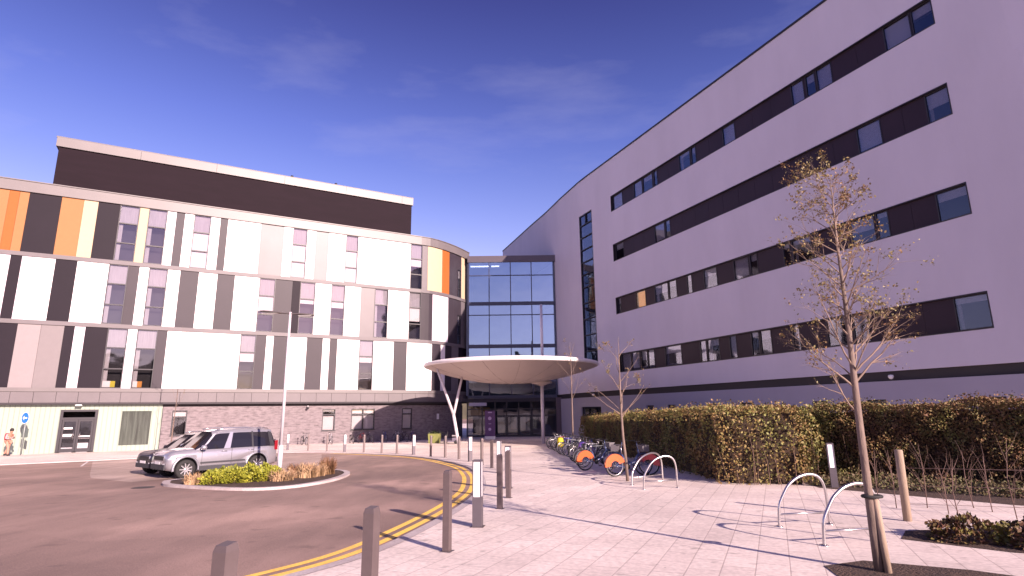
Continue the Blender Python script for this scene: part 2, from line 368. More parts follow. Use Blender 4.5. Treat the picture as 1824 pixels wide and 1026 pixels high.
def ribbon(name, a, b, off, m, thick=0, kind='structure'):
    mb = MB()
    for i in range(len(a)-1):
        q = [a[i], b[i], b[i+1], a[i+1]]; P = [(p.x, p.y, gz(p.y)+off) for p in q]; mb.face(P)
        if thick:
            mb.face([(a[i].x, a[i].y, gz(a[i].y)+off), (a[i+1].x, a[i+1].y, gz(a[i+1].y)+off), (a[i+1].x, a[i+1].y, gz(a[i+1].y)+off-thick), (a[i].x, a[i].y, gz(a[i].y)+off-thick)])
    o = mb.build(name, m); o['kind'] = kind; return o
ribbon('kerb', ks, inner, .004, kerbstone, .11)
iy = [i for i, p in enumerate(ys) if p.y < 39.8 and p.x > -13 and i < 100]
seg = ys[iy[0]:iy[-1]]
seg = [p for p in seg if p.x > -12.5]
for a, b in ((0, -.14), (-.27, -.41)):
    ribbon('yellow_line', offset_line(seg, a), offset_line(seg, b), ROADZ+.005, yellow_line)
# lighter parking bays with white marks
sheet('parking_bay', [(-23.9, 33.6), (-21.6, 36.0), (-19.3, 38.8), (-16.2, 39.9), (-12.5, 38.4), (-8.9, 27.5), (-11, 24.9), (-13.5, 21.0), (-16.2, 22.8), (-17.4, 24.4)], ROADZ+.004, bay_mat)
def line_mark(p, q, w=.1, name='white_line'):
    p = Vector(p); q = Vector(q); t = (q-p).normalized(); n = Vector((t.y, -t.x))*w/2
    sheet(name, [tuple(p+n), tuple(q+n), tuple(q-n), tuple(p-n)], ROADZ+.009, white_line)
line_mark((-24.1, 33.5), (-21.6, 29.6)); line_mark((-24.1, 33.45), (-15.0, 33.0), .08)
arc = smooth_line([(-25.5, 23.6), (-24.3, 25.6), (-23.9, 27.0), (-24.5, 27.9), (-26, 28.0)], 5)
ribbon('white_line', arc, offset_line(arc, .14), ROADZ+.006, white_line)
line_mark((-30, 24.2), (-24.6, 27.2), .1)

# unseen ridge added behind the viewer to block low sky glow in the glass
mb = MB(); rr_ = random.Random(4); prev = None
for k in range(73):
    a = R(150+k*240/72); rad = 260+30*sin(k*.7); h = 32+6*sin(k*.9)+4*sin(k*2.3)+rr_.uniform(-1.5, 1.5)
    cur = [(rad*sin(a), rad*cos(a), gz(0)-2), ((rad+8)*sin(a), (rad+8)*cos(a), h*.7), ((rad+25)*sin(a), (rad+25)*cos(a), h), ((rad+60)*sin(a), (rad+60)*cos(a), -2)]
    if prev:
        for i in range(3): mb.face([prev[i], cur[i], cur[i+1], prev[i+1]])
    prev = cur
o = mb.build('unseen_ridge', mat('unseen_ridge_dark', (.05, .045, .03), .9, noise=.6, nscale=.08)); o['kind'] = 'structure'

# traffic island
ISL = smooth_line([(-12.1, 20.6), (-11.4, 19.4), (-10.03, 18.55), (-8.09, 17.8), (-6.94, 18.2), (-6.3, 19.5), (-6.12, 21.3), (-6.4, 23.2), (-7.2, 24.5), (-8.4, 24.3), (-9.9, 22.8), (-11.2, 21.7), (-12.0, 21.2)], 4)
isl_in = offset_line(ISL+[ISL[0]], -.22)[:-1]
cen = Vector((-9, 21))
isl_in = [cen + (p-cen)*(1-.24/max((p-cen).length, .5)) for p in ISL]
ribbon('island_kerb', ISL+[ISL[0]], isl_in+[isl_in[0]], .03, kerbstone, .14)
sheet('island_soil', [tuple(p) for p in isl_in], .012, soil)
sheet('planting_bed', [(6.0, 9.5), (6.5, 10.15), (7.6, 10.3), (9.5, 10.0), (14, 8.0), (14, 6.2), (8.8, 7.6), (6.9, 8.5)], .006, soil)
sheet('hedge_bed', [(8.3, 16.3), (10.6, 12.8), (14.5, 9.5), (19, 13), (14, 22), (9.3, 23)], .006, soil)
sheet('tree_pit', [(3.7, 6.6), (3.95, 7.9), (4.6, 8.15), (5.6, 7.6), (6.6, 6.6), (7.4, 5.4), (3.4, 5.4)], .008, soil)

# ------------------------------------------------------------------ left hospital wing
hd = Vector((sin(R(60.9)), cos(R(60.9)))); P0 = Vector((-32.2, 45.1))
LPTS = [P0+hd*-24, P0+hd*26, (-8.7, 58.25), (-7.95, 59.0), (-7.2, 60.0), (-6.4, 61.3), (-5.7, 62.7), (-5.05, 64.2)]
TL = path_frame(LPTS, -24)
LEND = 33.96
wingL = empty('hospital_wing', (-14, 60, gz(60)), 'striped hospital wing with white, grey and orange panels behind the parked cars', 'building')
oL = wingL.location.copy()
def LB(): return MB(TL)
LMATS = [white_panel, lilac_panel, beige_panel, pinkgrey_panel, silver_panel, grey_panel, dark_panel, orange_panel, pale_orange, cream_panel]
WH, LI, BE, PG, SI, GR, DK, OR, PO, CR_ = range(10)
row1 = [(-14, DK), (-12.2, WH), (-10.5, PO), (-7.53, OR), (-6.92, PO), (-6.32, DK), (-4.3, PO), (-2.86, CR_), (-1.9, DK), (-.4, 'w'), (.99, CR_), (1.64, 'w'), (3.0, WH), (3.66, GR), (4.3, WH), (5.02, 'w'), (6.34, WH), (7.08, GR), (7.68, WH), (10.43, SI), (12.44, WH), (13.23, 'w'), (14.54, WH), (15.32, SI), (16.53, WH), (18.18, 'w'), (19.4, WH), (24.84, 'w'), (26.13, SI), (26.75, CR_), (28.73, OR), (29.94, GR), (31.08, 'n'), (32.3, CR_), (33.14, SI), (LEND, None)]
row2 = [(-14, WH), (-11, DK), (-9, LI), (-6.8, DK), (-6.12, LI), (-5.48, WH), (-4.07, DK), (-2.69, WH), (-.6, 'w'), (.74, GR), (1.48, WH), (2.17, 'w'), (3.52, WH), (4.44, GR), (5.82, WH), (7.27, GR), (8.64, WH), (10.68, 'w'), (12.05, GR), (13.52, DK), (14.21, 'w'), (15.57, WH), (17.05, 'w'), (18.34, WH), (19.86, SI), (21.25, 'w'), (22.61, WH), (24.8, 'w'), (26.07, GR), (27.44, LI), (29.79, GR), (31.06, 'n'), (32.27, SI), (LEND, None)]
row3 = [(-14, LI), (-11, GR), (-9, DK), (-5.69, BE), (-4.29, PG), (-2.87, DK), (-2.23, LI), (-1.55, DK), (-.09, 'w'), (1.26, LI), (1.9, 'w'), (3.32, GR), (4.0, WH), (5.36, WH), (6.67, WH), (7.58, WH), (9.55, 'w'), (10.81, GR), (11.63, WH), (12.24, GR), (13.38, DK), (13.64, WH), (15.1, GR), (16.51, WH), (17.16, GR), (17.85, WH), (19.94, 'w'), (21.31, WH), (23.34, GR), (24.69, WH), (27.46, GR), (28.68, WH), (29.36, GR), (30.46, SI), (31.8, DK), (LEND, None)]
ROWS = [(row1, 14.35, 19.15), (row2, 9.13, 14.02), (row3, 4.05, 8.80)]
clad = LB(); back = LB()
blind_modes = {0: {0: None, 1: None, 2: (0, 1), 3: (1, 1), 4: (1, 1), 5: (0, .5), 6: None}, 1: {0: None, 1: None, 2: (.35, .62), 3: (.35, .4), 4: (.35, .46), 5: None, 6: (.38, .62), 7: None}, 2: {0: None, 1: None, 2: (.4, .5), 3: (.4, .45)}}
def left_window(s0, s1, z0, z1, mode, narrow=False, curtain=True):
    fw = .06; d0, d1 = -.10, .035; zz = [z1, z1-(z1-z0)*.33, z1-(z1-z0)*.68, z0]
    f = LB(); f.box(s0, s0+fw, d0, d1, z0, z1); f.box(s1-fw, s1, d0, d1, z0, z1)
    f.box(s0+fw, s1-fw, d0, d1, z0, z0+fw); f.box(s0+fw, s1-fw, d0, d1, z1-fw, z1)
    for z in zz[1:3]: f.box(s0+fw, s1-fw, d0, d1, z-.045, z+.045)
    w = f.build('window', frame_dark, wingL, oL)
    g = LB(); g.face([TL(s0+fw, -.04, z0+fw), TL(s1-fw, -.04, z0+fw), TL(s1-fw, -.04, z1-fw), TL(s0+fw, -.04, z1-fw)]); g.build('pane', glass, w, oL)
    b = LB(); b.box(s0, s1, -.9, -.8, z0, z1); b.box(s0-.05, s0, -.85, -.1, z0, z1); b.box(s1, s1+.05, -.85, -.1, z0, z1); b.box(s0, s1, -.85, -.1, z0-.05, z0); b.box(s0, s1, -.85, -.1, z1, z1+.05); b.build('room', room_dark, w, oL)
    k = LB(); k.face([TL(s0+fw, -.14, zz[1]), TL(s1-fw, -.14, zz[1]), TL(s1-fw, -.14, z1-fw), TL(s0+fw, -.14, z1-fw)]); k.build('top_pane_sheen', curtain_grey, w, oL)  # grey sheet behind the top pane stands in for its brighter reflection
    if mode:
        h = zz[1]-.02; t0, t1 = mode
        if mode == (1, 1): h2 = z0+fw
        elif mode == (0, 1): h2 = z0+fw
        else: h2 = z1-(z1-z0)*max(t1, .42)
        q = LB(); q.face([TL(s0+fw, -.12, h2), TL(s1-fw, -.12, h2), TL(s1-fw, -.12, h), TL(s0+fw, -.12, h)]); q.build('blind', blind_white, w, oL)
    if not mode and curtain:
        q = LB(); q.face([TL(s0+fw, -.2, z0+.1), TL(s0+fw+.28, -.2, z0+.1), TL(s0+fw+.28, -.2, zz[1]), TL(s0+fw, -.2, zz[1])]); q.build('curtain', curtain_grey, w, oL)
for ri, (row, z0, z1) in enumerate(ROWS):
    wi = 0
    for (s0, k), (s1, _) in zip(row, row[1:]):
        if k in ('w', 'n'):
            if k == 'n':
                m = (s0+s1)/2; clad.box(s0, s0+.45, -.1, 0, z0, z1, GR, step=.5); clad.box(s1-.1, s1, -.1, 0, z0, z1, GR)
                clad.box(s0+.45, s1-.1, -.1, 0, z0+(z1-z0)*.66, z1, GR, step=.4); left_window(s0+.45, s1-.1, z0, z0+(z1-z0)*.66, None, curtain=False)
            else: left_window(s0, s1, z0, z1, blind_modes[ri].get(wi)); wi += 1
        else:
            # panels stand very slightly apart with a shadow gap between them
            n = max(1, round((s1-s0)/1.35)) if s1 < 26.5 else 1
            for q in range(n):
                a = s0+(s1-s0)*q/n; b = s0+(s1-s0)*(q+1)/n
                jit = .004*((q*7+int(s0*13)) % 3)
                clad.box(a+.008, b-.008, -.1, jit, z0, z1, k, step=.5 if s1 > 26 else None)
clad.build('cladding_panels', LMATS, wingL, oL)
for z in (14.02, 8.80): 
    m = LB(); m.box(-20, LEND, -.1, .09, z, z+.32, step=.5); m.build('floor_band', fascia_metal, wingL, oL)
m = LB(); m.box(-20, LEND, -.1, .14, 19.15, 19.98, step=.5); m.box(-20, LEND, -.5, .2, 19.98, 20.06, step=.5); m.build('eaves_fascia', coping_metal, wingL, oL)
m = LB(); m.box(-20, LEND, -.1, .16, 3.76, 4.05, step=.5); m.build('ledge', coping_metal, wingL, oL)
m = LB(); s = -17.6
while s < LEND-.1:
    e = min(s+1.352, LEND); m.box(s+.012, e-.012, -.1, .10, 2.95, 3.74, step=.6 if e > 26 else None); s = e
m.build('belt_panels', fascia_metal, wingL, oL)
# structure behind the cladding
m = LB(); m.box(-20, LEND, -.35, -.13, 2.8, 19.98, step=.5)
# leave the core open where windows are: build instead as strips
m = LB()
for ri, (row, z0, z1) in enumerate(ROWS):
    for (s0, k), (s1, _) in zip(row, row[1:]):
        if k not in ('w', 'n'): m.box(s0, s1, -.34, -.13, z0, z1, step=.5 if s1 > 26 else None)
for a, b in ((2.9, 4.05), (8.8, 9.13), (14.02, 14.35), (19.15, 19.98)): m.box(-20, LEND, -.36, -.12, a, b, step=.5)
m.box(-20, LEND, -12, -.36, 19.5, 19.7, step=2)
m.box(-20, 31, -12, -1.2, -.9, 19.4, 1)
m.build('core_wall', [soffit_dark, room_dark], wingL, oL)
m = LB(); m.box(-20, LEND, -1.3, .08, 2.80, 2.94, step=.5); m.build('soffit', soffit_dark, wingL, oL)
# ground floor: channel glass wall, brick wall
GB = -.95
gd = -.35
def gwall(name, s0, s1, holes, mtl, top=2.8, d=gd, th=.25):
    m = LB(); cur = s0
    for a, b, z0, z1 in sorted(holes):
        m.box(cur, a, d-th, d, GB, top); m.box(a, b, d-th, d, z1, top)
        if z0 > GB: m.box(a, b, d-th, d, GB, z0)
        cur = b
    m.box(cur, s1, d-th, d, GB, top, step=.5 if s1 > 26 else None)
    return m.build(name, mtl, wingL, oL)
gwall('channel_glass_wall', -20, 4.26, [(-2.36, -.01, GB, 2.42), (1.55, 3.53, -.35, 2.28)], channel_glass, 2.79)
BW = [(4.98, 6.06, .3, 2.3), (16.92, 18.08, .38, 2.3), (19.56, 21.79, .38, 2.3), (24.5, 25.53, .35, 2.3)]
gwall('brick_wall', 4.3, 33.4, BW, brick_mat, 2.6)
m = LB(); m.box(4.3, 33.4, gd-.25, gd-.06, 2.6, 2.79, step=.5); m.build('shadow_gap', soffit_dark, wingL, oL)
def gwindow(a, b, z0, z1, mull, blinds):
    f = LB(); d0 = gd-.16; d1 = gd+.02; fw = .07
    f.box(a, a+fw, d0, d1, z0, z1); f.box(b-fw, b, d0, d1, z0, z1); f.box(a+fw, b-fw, d0, d1, z0, z0+fw); f.box(a+fw, b-fw, d0, d1, z1-fw, z1)
    zt = z1-(z1-z0)*.27; f.box(a+fw, b-fw, d0, d1, zt-.05, zt+.05)
    for mm in mull: f.box(mm-.05, mm+.05, d0+.004, d1-.004, z0+fw, z1-fw)
    w = f.build('window', frame_dark, wingL, oL)
    f = LB(); f.box(a-.06, b+.06, gd, gd+.07, z0-.07, z0-.005); f.build('sill', frame_dark, w, oL)
    g = LB(); g.face([TL(a+fw, gd-.1, z0+fw), TL(b-fw, gd-.1, z0+fw), TL(b-fw, gd-.1, z1-fw), TL(a+fw, gd-.1, z1-fw)]); g.build('pane', glass, w, oL)
    bk = LB(); bk.box(a-.1, b+.1, gd-.7, gd-.6, z0-.1, z1+.1); bk.build('room', room_dark, w, oL)
    if blinds:
        for za, zb in blinds:
            q = LB(); q.face([TL(a+fw, gd-.2, z0+(z1-z0)*za), TL(b-fw, gd-.2, z0+(z1-z0)*za), TL(b-fw, gd-.2, z0+(z1-z0)*zb), TL(a+fw, gd-.2, z0+(z1-z0)*zb)]); q.build('blind', blind_white, w, oL)
gwindow(*BW[0], [], [(.76, .97)]); gwindow(*BW[1], [], [(.03, .67), (.9, .97)]); gwindow(*BW[2], [20.67], [(.03, .69), (.78, .97)]); gwindow(*BW[3], [], [(.03, .7), (.75, .97)])
# doorway in the channel glass
f = LB(); a, b, z0, z1 = -2.36, -.01, gz(43)+.02, 2.42; d0 = gd-.15; d1 = gd+.05
f.box(a, a+.18, d0, d1, z0, z1); f.box(b-.18, b, d0, d1, z0, z1); f.box(a+.18, b-.18, d0, d1, z1-.15, z1); f.box(a+.18, b-.18, d0, d1, z1-.75, z1-.58)
dr = f.build('door_frame', frame_dark, wingL, oL)
for u, v in ((a+.2, (a+b)/2-.01), ((a+b)/2+.01, b-.2)):
    f = LB(); f.box(u, u+.12, d0, d1-.02, z0+.01, z1-.76); f.box(v-.12, v, d0, d1-.02, z0+.01, z1-.76); f.box(u+.12, v-.12, d0, d1-.02, z0+.01, z0+.25); f.box(u+.12, v-.12, d0, d1-.02, z1-.88, z1-.76); f.box(u+.12, v-.12, d0, d1-.02, z0+1.0, z0+1.1)
    lf = f.build('door', frame_dark, wingL, oL)
    g = LB(); g.box(u+.12, v-.12, gd-.1, gd-.09, z0+.25, z1-.88); g.build('pane', dark_glass, lf, oL)
    g = LB(); g.tube([TL(v-.2 if u < -1.5 else u+.2, gd+.1, z0+.9), TL(v-.2 if u < -1.5 else u+.2, gd+.1, z0+1.5)], .015); g.build('handle', stainless, lf, oL)
g = LB(); g.box(a-.2, b+.2, gd-1.6, gd-1.5, z0, 2.6); g.build('lobby_wall', room_dark, dr, oL)
for u, v, p, q, mm in ((-2.05, -1.5, 1.75, 1.9, blind_white), (-2.05, -1.5, 1.15, 1.35, blind_white), (-1.1, -.35, .95, 1.2, blind_white), (-2.1, -1.35, -.3, .25, curtain_grey), (-1.1, -.4, -.2, .6, curtain_grey)):
    g = LB(); g.box(u, v, gd-.085, gd-.078, z0+p*.9+.1, z0+q*.9+.1); g.build('notice', mm, dr, oL)
# channel glass window
f = LB(); a, b, z0, z1 = 1.55, 3.53, -.35, 2.28
f.box(a-.05, a, gd-.1, gd+.012, z0-.05, z1+.05); f.box(b, b+.05, gd-.1, gd+.012, z0-.05, z1+.05); f.box(a, b, gd-.1, gd+.012, z0-.05, z0); f.box(a, b, gd-.1, gd+.012, z1, z1+.05)
cw = f.build('window', channel_glass, wingL, oL)
ribg = mat('ribbed_glass', (.045, .055, .045), .25, coat=.5, noise=.9, nscale=1.3, stretch=(5, 5, .25))
g = LB(); k = a
while k < b-.01: g.box(k, min(k+.165, b), gd-.06, gd-.03+.02*(int((k-a)/.165+.5) % 2), z0, z1); k += .165
g.build('ribbed_pane', ribg, cw, oL)
# small fittings on this wing
yel = mat('yellow_card', (.5, .42, .02), .6)
for u, v, mm in ((.0, .5, blind_white), (.5, .82, yel), (2.0, 2.3, blind_white), (2.3, 2.62, mat('orange_card', (.5, .2, .02), .6))):
    g = LB(); g.box(u, v, -.22, -.19, 4.14, 4.62); g.build('card_on_sill', mm, wingL, oL)
m = LB(); m.box(-1.45, -1.05, -.1, .25, 2.70, 2.79); m.build('soffit_light', white_paint, wingL, oL)
f = LB(); f.tube([TL(15.55, gd, 2.6), TL(15.55, gd+.35, 2.6), TL(15.55, gd+.35, 2.5)], .03); cc = f.build('security_camera', white_paint, wingL, oL)
f = MB(); c = TL(15.55, gd+.35, 2.42); f.lathe([(0, .08), (.1, .06), (.12, 0), (.08, -.1), (0, -.13)], 12, c); f.build('camera_dome', black_plastic, cc, oL)
m = LB(); m.box(28.6, 28.85, gd, gd+.09, 1.2, 1.75); m.build('wall_light', mat('bulkhead', (.7, .7, .72), .3), wingL, oL)
# roof plant storey set back
pd = -3.0
m = LB(); m.box(-5.65, 25.9, pd-10, pd, 19.6, 24.5); 
m.build('plant_storey', plant_clad, wingL, oL)
m = LB(); s = -5.85
while s < 26: e = min(s+6.1, 26.05); m.box(s+.01, e-.01, pd-10.2, pd+.15, 24.5, 25.3); s = e
m.build('plant_fascia', coping_metal, wingL, oL)
m = LB(); m.box(-5.9, 26.1, pd-10.3, pd+.1, 25.3, 25.42); m.build('plant_roof', fascia_metal, wingL, oL)
for s in (13.2, 17.6):
    m = MB(); c = TL(s, pd-.6, 25.42); m.lathe([(.09, 0), (.09, .3), (.13, .3), (.13, .38), (0, .42)], 10, c); m.build('roof_vent', black_plastic, wingL, oL)

# ------------------------------------------------------------------ right hospital wing
P1 = Vector((9.394, 50.76)); hr = Vector((sin(R(-23.3)), cos(R(-23.3))))
RPTS = [P1-hr*34+Vector((4.5, -1.2)), P1-hr*33.3+Vector((1.6, -.9)), P1-hr*32.4+Vector((.3, -.15)), P1-hr*31.6, P1+hr*5.5, P1+hr*8.1+Vector((.22, .09)), (5.66, 60.5), (4.2, 65.4), (2.6, 70), (.45, 76.6), (-1.7, 83.1)]
T_SIDE[0] = -1
RS0 = -31.6 - (Vector(RPTS[1])-Vector(RPTS[0])).length - (Vector(RPTS[2])-Vector(RPTS[1])).length - (Vector(RPTS[3])-Vector(RPTS[2])).length
_TRr = path_frame(RPTS, RS0)
TR = lambda s, d, z: _TRr(s, d, z, -1)
wingR = empty('hospital_wing', (22, 48, gz(48)), 'pale rendered hospital wing with long dark window strips, in shade behind the hedges', 'building')
oR = wingR.location.copy()
def RB(): return MB(TR)
ROOF = 25.22; SEND = -28.7; REND = 33
STR = [(20.04, 21.6), (15.22, 16.86), (10.3, 11.84), (5.12, 6.76)]
G1 = [(-.08, -1.73), (-3.51, -4.74), (-4.84, -6.21), (-6.37, -6.87), (-9.62, -10.92), (-11.03, -11.58), (-14.37, -15.56), (-20.27, -21.2), (-21.33, -22.0), (-22.07, -23.09), (-26.17, -27.55), (-27.6, -28.63)]
G2 = [(-.2, -1.52), (-5.99, -7.31), (-7.4, -8.03), (-23.95, -25.3), (-27.55, -28.66)]
G3 = [(-.09, -.65), (-2.87, -4.27), (-5.46, -7.21), (-7.29, -8.24), (-9.44, -10.01), (-11.26, -12.62), (-14.2, -15.56), (-15.65, -16.31), (-18.32, -18.88), (-19.0, -20.35), (-22.81, -24.2), (-24.28, -24.95), (-27.25, -28.66)]
G4 = [(-.24, -1.65), (-1.73, -2.97), (-3.1, -3.97), (-4.06, -4.94), (-6.28, -8.25), (-10.28, -10.95), (-11.02, -12.25), (-13.18, -13.84), (-15.1, -15.8), (-15.86, -16.75), (-18.3, -18.85), (-20.62, -21.87), (-22.2, -23.11), (-27.22, -28.66)]
# wall as horizontal courses with the strips left open
m = RB(); zc = 3.6
def rowwall(m, z0, z1, holes):
    cur = RS0
    for a, b in sorted(holes): m.box(cur, a, -.4, 0, z0, z1, step=1.0); cur = b
    m.box(cur, REND, -.4, 0, z0, z1, step=2.5)
VW = (3.48, 6.03, 6.3, 21.5)
lev = [3.6]
for a, b in STR[::-1]: lev += [a, b]
lev.append(ROOF)
zs = sorted(set(lev+[VW[2], VW[3]]))
for z0, z1 in zip(zs, zs[1:]):
    h = []
    zm = (z0+z1)/2
    if any(a < zm < b for a, b in STR): h.append((SEND, 0))
    if VW[2] < zm < VW[3]: h.append((VW[0], VW[1]))
    rowwall(m, z0, z1, h)
m.box(RS0, REND, -14, -.4, ROOF-.3, ROOF-.1, step=3)
m.build('rendered_wall', render_white, wingR, oR)
m = RB(); m.box(RS0, REND, -.45, .06, ROOF, ROOF+.14, step=1.5); m.build('roof_coping', frame_dark, wingR, oR)
m = RB(); m.box(RS0, REND, -.4, -.12, 3.12, 3.6, step=1.5); m.build('recessed_band', soffit_dark, wingR, oR)
GW = [(7.19, 3.31), (-3.63, -4.6), (-6.31, -7.28), (-10.64, -11.6), (-13.83, -14.9), (-19.2, -20.2), (-22.45, -23.51), (-27.57, -28.65)]
m = RB(); gh = sorted([(b, a) for a, b in GW])
rowwall(m, 2.22, 3.12, []); rowwall(m, .6, 2.22, gh); rowwall(m, GB, .6, [])
m.build('plinth_wall', render_low, wingR, oR)
for b, a in gh:
    f = RB(); f.box(b, b+.07, -.22, -.12, .6, 2.22); f.box(a-.07, a, -.22, -.12, .6, 2.22); f.box(b+.07, a-.07, -.22, -.12, 2.14, 2.22); f.box(b+.07, a-.07, -.22, -.12, .6, .68)
    w = f.build('window', frame_dark, wingR, oR)
    g = RB(); g.box(b+.07, a-.07, -.2, -.19, .68, 2.14); g.build('pane', dark_glass, w, oR)
    g = RB(); g.box(b, a, -.6, -.5, .6, 2.22); g.build('room', room_dark, w, oR)
    if abs(b+20.2) < .1: g = RB(); g.box(b+.2, a-.15, -.3, -.28, 1.7, 2.05); g.build('lit_blind', mat('greenish_lit', (.4, .6, .5), .8, emit=((.5, .8, .6), .35)), w, oR)
ceil_white = mat('ceiling_white', (.6, .6, .6), .8)
lit_orange = mat('lit_room', (.6, .3, .1), .8, emit=((1, .42, .12), .42), noise=.2, nscale=2)
rnd = random.Random(3)
for (z0, z1), wins in zip(STR, (G1, G2, G3, G4)):
    ws = sorted([(b, a) for a, b in wins]); st = RB(); cur = SEND
    for b, a in ws:
        if b-cur > .02:
            n = max(1, round((b-cur)/1.5))
            for q in range(n):
                st = RB(); st.box(cur+(b-cur)*q/n+.006, cur+(b-cur)*(q+1)/n-.006, -.22, -.15, z0+.05, z1-.05); st.build('strip_panel', strip_dark, wingR, oR)
        cur = a
    st = RB(); st.box(SEND, 0, -.25, .012, z1-.05, z1); st.box(SEND, 0, -.25, .012, z0, z0+.05); st.box(SEND, SEND+.05, -.25, .012, z0+.05, z1-.05); st.box(-.05, 0, -.25, .012, z0+.05, z1-.05)
    st.build('strip_frame', frame_dark, wingR, oR)
    st = RB(); st.box(SEND-.1, .1, -1.5, -1.4, z0-.3, z1+.3); st.box(SEND-.1, .1, -1.4, -.4, z1+.02, z1+.08, 1); st.box(SEND-.1, .1, -1.4, -.4, z0-.08, z0-.02); st.box(SEND-.1, 0.1, -.41, -.26, z1+.001, z1+.01)
    st.build('room', [room_dark, ceil_white], wingR, oR)
    for b, a in ws:
        f = RB(); f.box(b+.001, b+.05, -.24, -.13, z0+.05, z1-.05); f.box(a-.05, a-.001, -.24, -.13, z0+.05, z1-.05); f.box(b+.05, a-.05, -.24, -.13, z1-.1, z1-.05); f.box(b+.05, a-.05, -.24, -.13, z0+.05, z0+.1)
        w = f.build('window', frame_dark, wingR, oR)
        g = RB(); g.box(b+.05, a-.05, -.19, -.18, z0+.1, z1-.1); g.build('pane', shade_glass, w, oR)
        lit = z0 == 10.3 and abs(b+4.27) < .02
        if lit:
            q = RB(); q.box(b+.05, a-.05, -.40, -.38, z0+.1, z1-.1); q.build('lit_blind', lit_orange, w, oR); continue
        c = rnd.random(); hblind = z1-.1-(z1-z0-.2)*rnd.choice([.3, .35, .5, .9] if c < .8 else [.18])
        q = RB(); q.box(b+.05, a-.05, -.30, -.28, hblind, z1-.1); q.build('blind', mat('blind_shade', (.72, .68, .64), .85, noise=.08, nscale=8), w, oR)
        if a-b > 1.1 and rnd.random() < .75:
            cwid = rnd.uniform(.12, .3); q = RB(); q.box(a-.05-cwid, a-.05, -.36, -.34, z0+.1, z1-.1); q.build('curtain', mat('curtain_pale', (.55, .5, .45), .85, noise=.25, nscale=12), w, oR)
# tall narrow stair window
a, b, z0, z1 = VW
f = RB(); f.box(a, a+.07, -.2, .012, z0, z1); f.box(b-.07, b, -.2, .012, z0, z1)
zl = [z1-.04, z1-1.1, z1-2.4, z1-3.7, z1-5.0, z1-6.3, z1-7.6, z1-9.2, z1-10.8, z1-12.4, z1-14, z0+.04]
for z in zl: f.box(a+.07, b-.07, -.2, .008, z-.04, z+.04)
f.box((a+b)/2-.04, (a+b)/2+.04, -.19, .005, z1-1.06, z1-.08)
w = f.build('stair_window', frame_dark, wingR, oR)
g = RB(); g.box(a+.07, b-.07, -.12, -.11, z0+.05, z1-.05); g.build('pane', shade_glass, w, oR)
g = RB(); g.box(a, b, -2.2, -2.1, z0, z1); g.box(a-.05, a, -2.2, -.4, z0, z1); g.box(b, b+.05, -2.2, -.4, z0, z1); g.build('stairwell', room_dark, w, oR)
g = RB()
for i in range(8): z = z0+.9+i*1.7; g.box(a+.3, b-.2, -1.4, -1.2, z, z+.25); g.box(a+.2+.5*(i % 2), a+.6+.5*(i % 2), -.7, -.65, z+.25, z+1.25)
g.build('stair_flight', mat('stair_concrete', (.3, .25, .2), .8), w, oR)
for s in (4.4, -24.0):
    f = MB(); c = TR(s, .12, 3.32); f.lathe([(0, .1), (.11, .08), (.13, 0), (.08, -.1), (0, -.13)], 12, c); f.build('security_camera', white_paint, wingR, oR)
m = RB(); m.box(RS0+4, 12, -14, -1.6, -.9, ROOF-.4, step=4); m.build('inner_core', room_dark, wingR, oR)

# ------------------------------------------------------------------ glazed link with entrance
atr = empty('glazed_atrium', (0, 66, gz(66)), 'blue glass atrium over the main entrance between the two hospital wings', 'building')
oA = atr.location.copy(); AY = 63.0
X0, X1 = -4.95, 4.75
def AB(): return MB()
m = AB(); m.box(X0-.1, X1+.3, AY-.12, AY+9, 18.55, 19.3); m.build('parapet', mat('atrium_cap', (.09, .075, .09), .45, metal=.2), atr, oA)
mx_ = [X0+.06, X0+2.36, X0+4.78, X0+7.15, X1-.06]
m = AB()
for x in mx_: m.box(x-.05, x+.05, AY-.06, AY+.1, 3.6, 18.55)
for z in (17.0, 12.45): m.box(X0, X1, AY-.05, AY+.09, z-.05, z+.05)
for z in (13.75, 8.95): m.box(X0, X1, AY-.075, AY+.15, z-.2, z+.2)
m.box(X0, X1, AY-.1, AY+.2, 3.3, 3.6)
m.build('curtain_wall_frame', mat('blue_frame', (.03, .035, .07), .4), atr, oA)
g = AB(); g.face([(X0, AY, 3.6), (X1, AY, 3.6), (X1, AY, 18.55), (X0, AY, 18.55)]); g.build('curtain_wall_glass', atrium_glass, atr, oA)
m = AB()
for z in (13.75, 8.95, 4.2): m.box(X0, X1, AY+.5, AY+8, z-.2, z+.2)
m.box(X0, X1, AY+8, AY+8.3, -1, 18.5, 1); m.box(X0-.2, X0, AY+.2, AY+8, 3.6, 18.5, 1); m.box(X1, X1+.2, AY+.2, AY+8, 3.6, 18.5, 1)
m.build('interior_floors', [mat('slab', (.3, .3, .33), .7), mat('inner_wall', (.16, .18, .24), .8, noise=.3, nscale=.3)], atr, oA)
m = AB()
m.box(X0+.2, X0+2.3, AY+.6, AY+.75, 18.2, 18.32); m.box(X0+2.6, X0+3.5, AY+.6, AY+.75, 18.2, 18.32)
m.build('ceiling_lamp', mat('tube_light', (.9, .9, .9), .5, emit=((1, .95, .95), 2.2)), atr, oA)
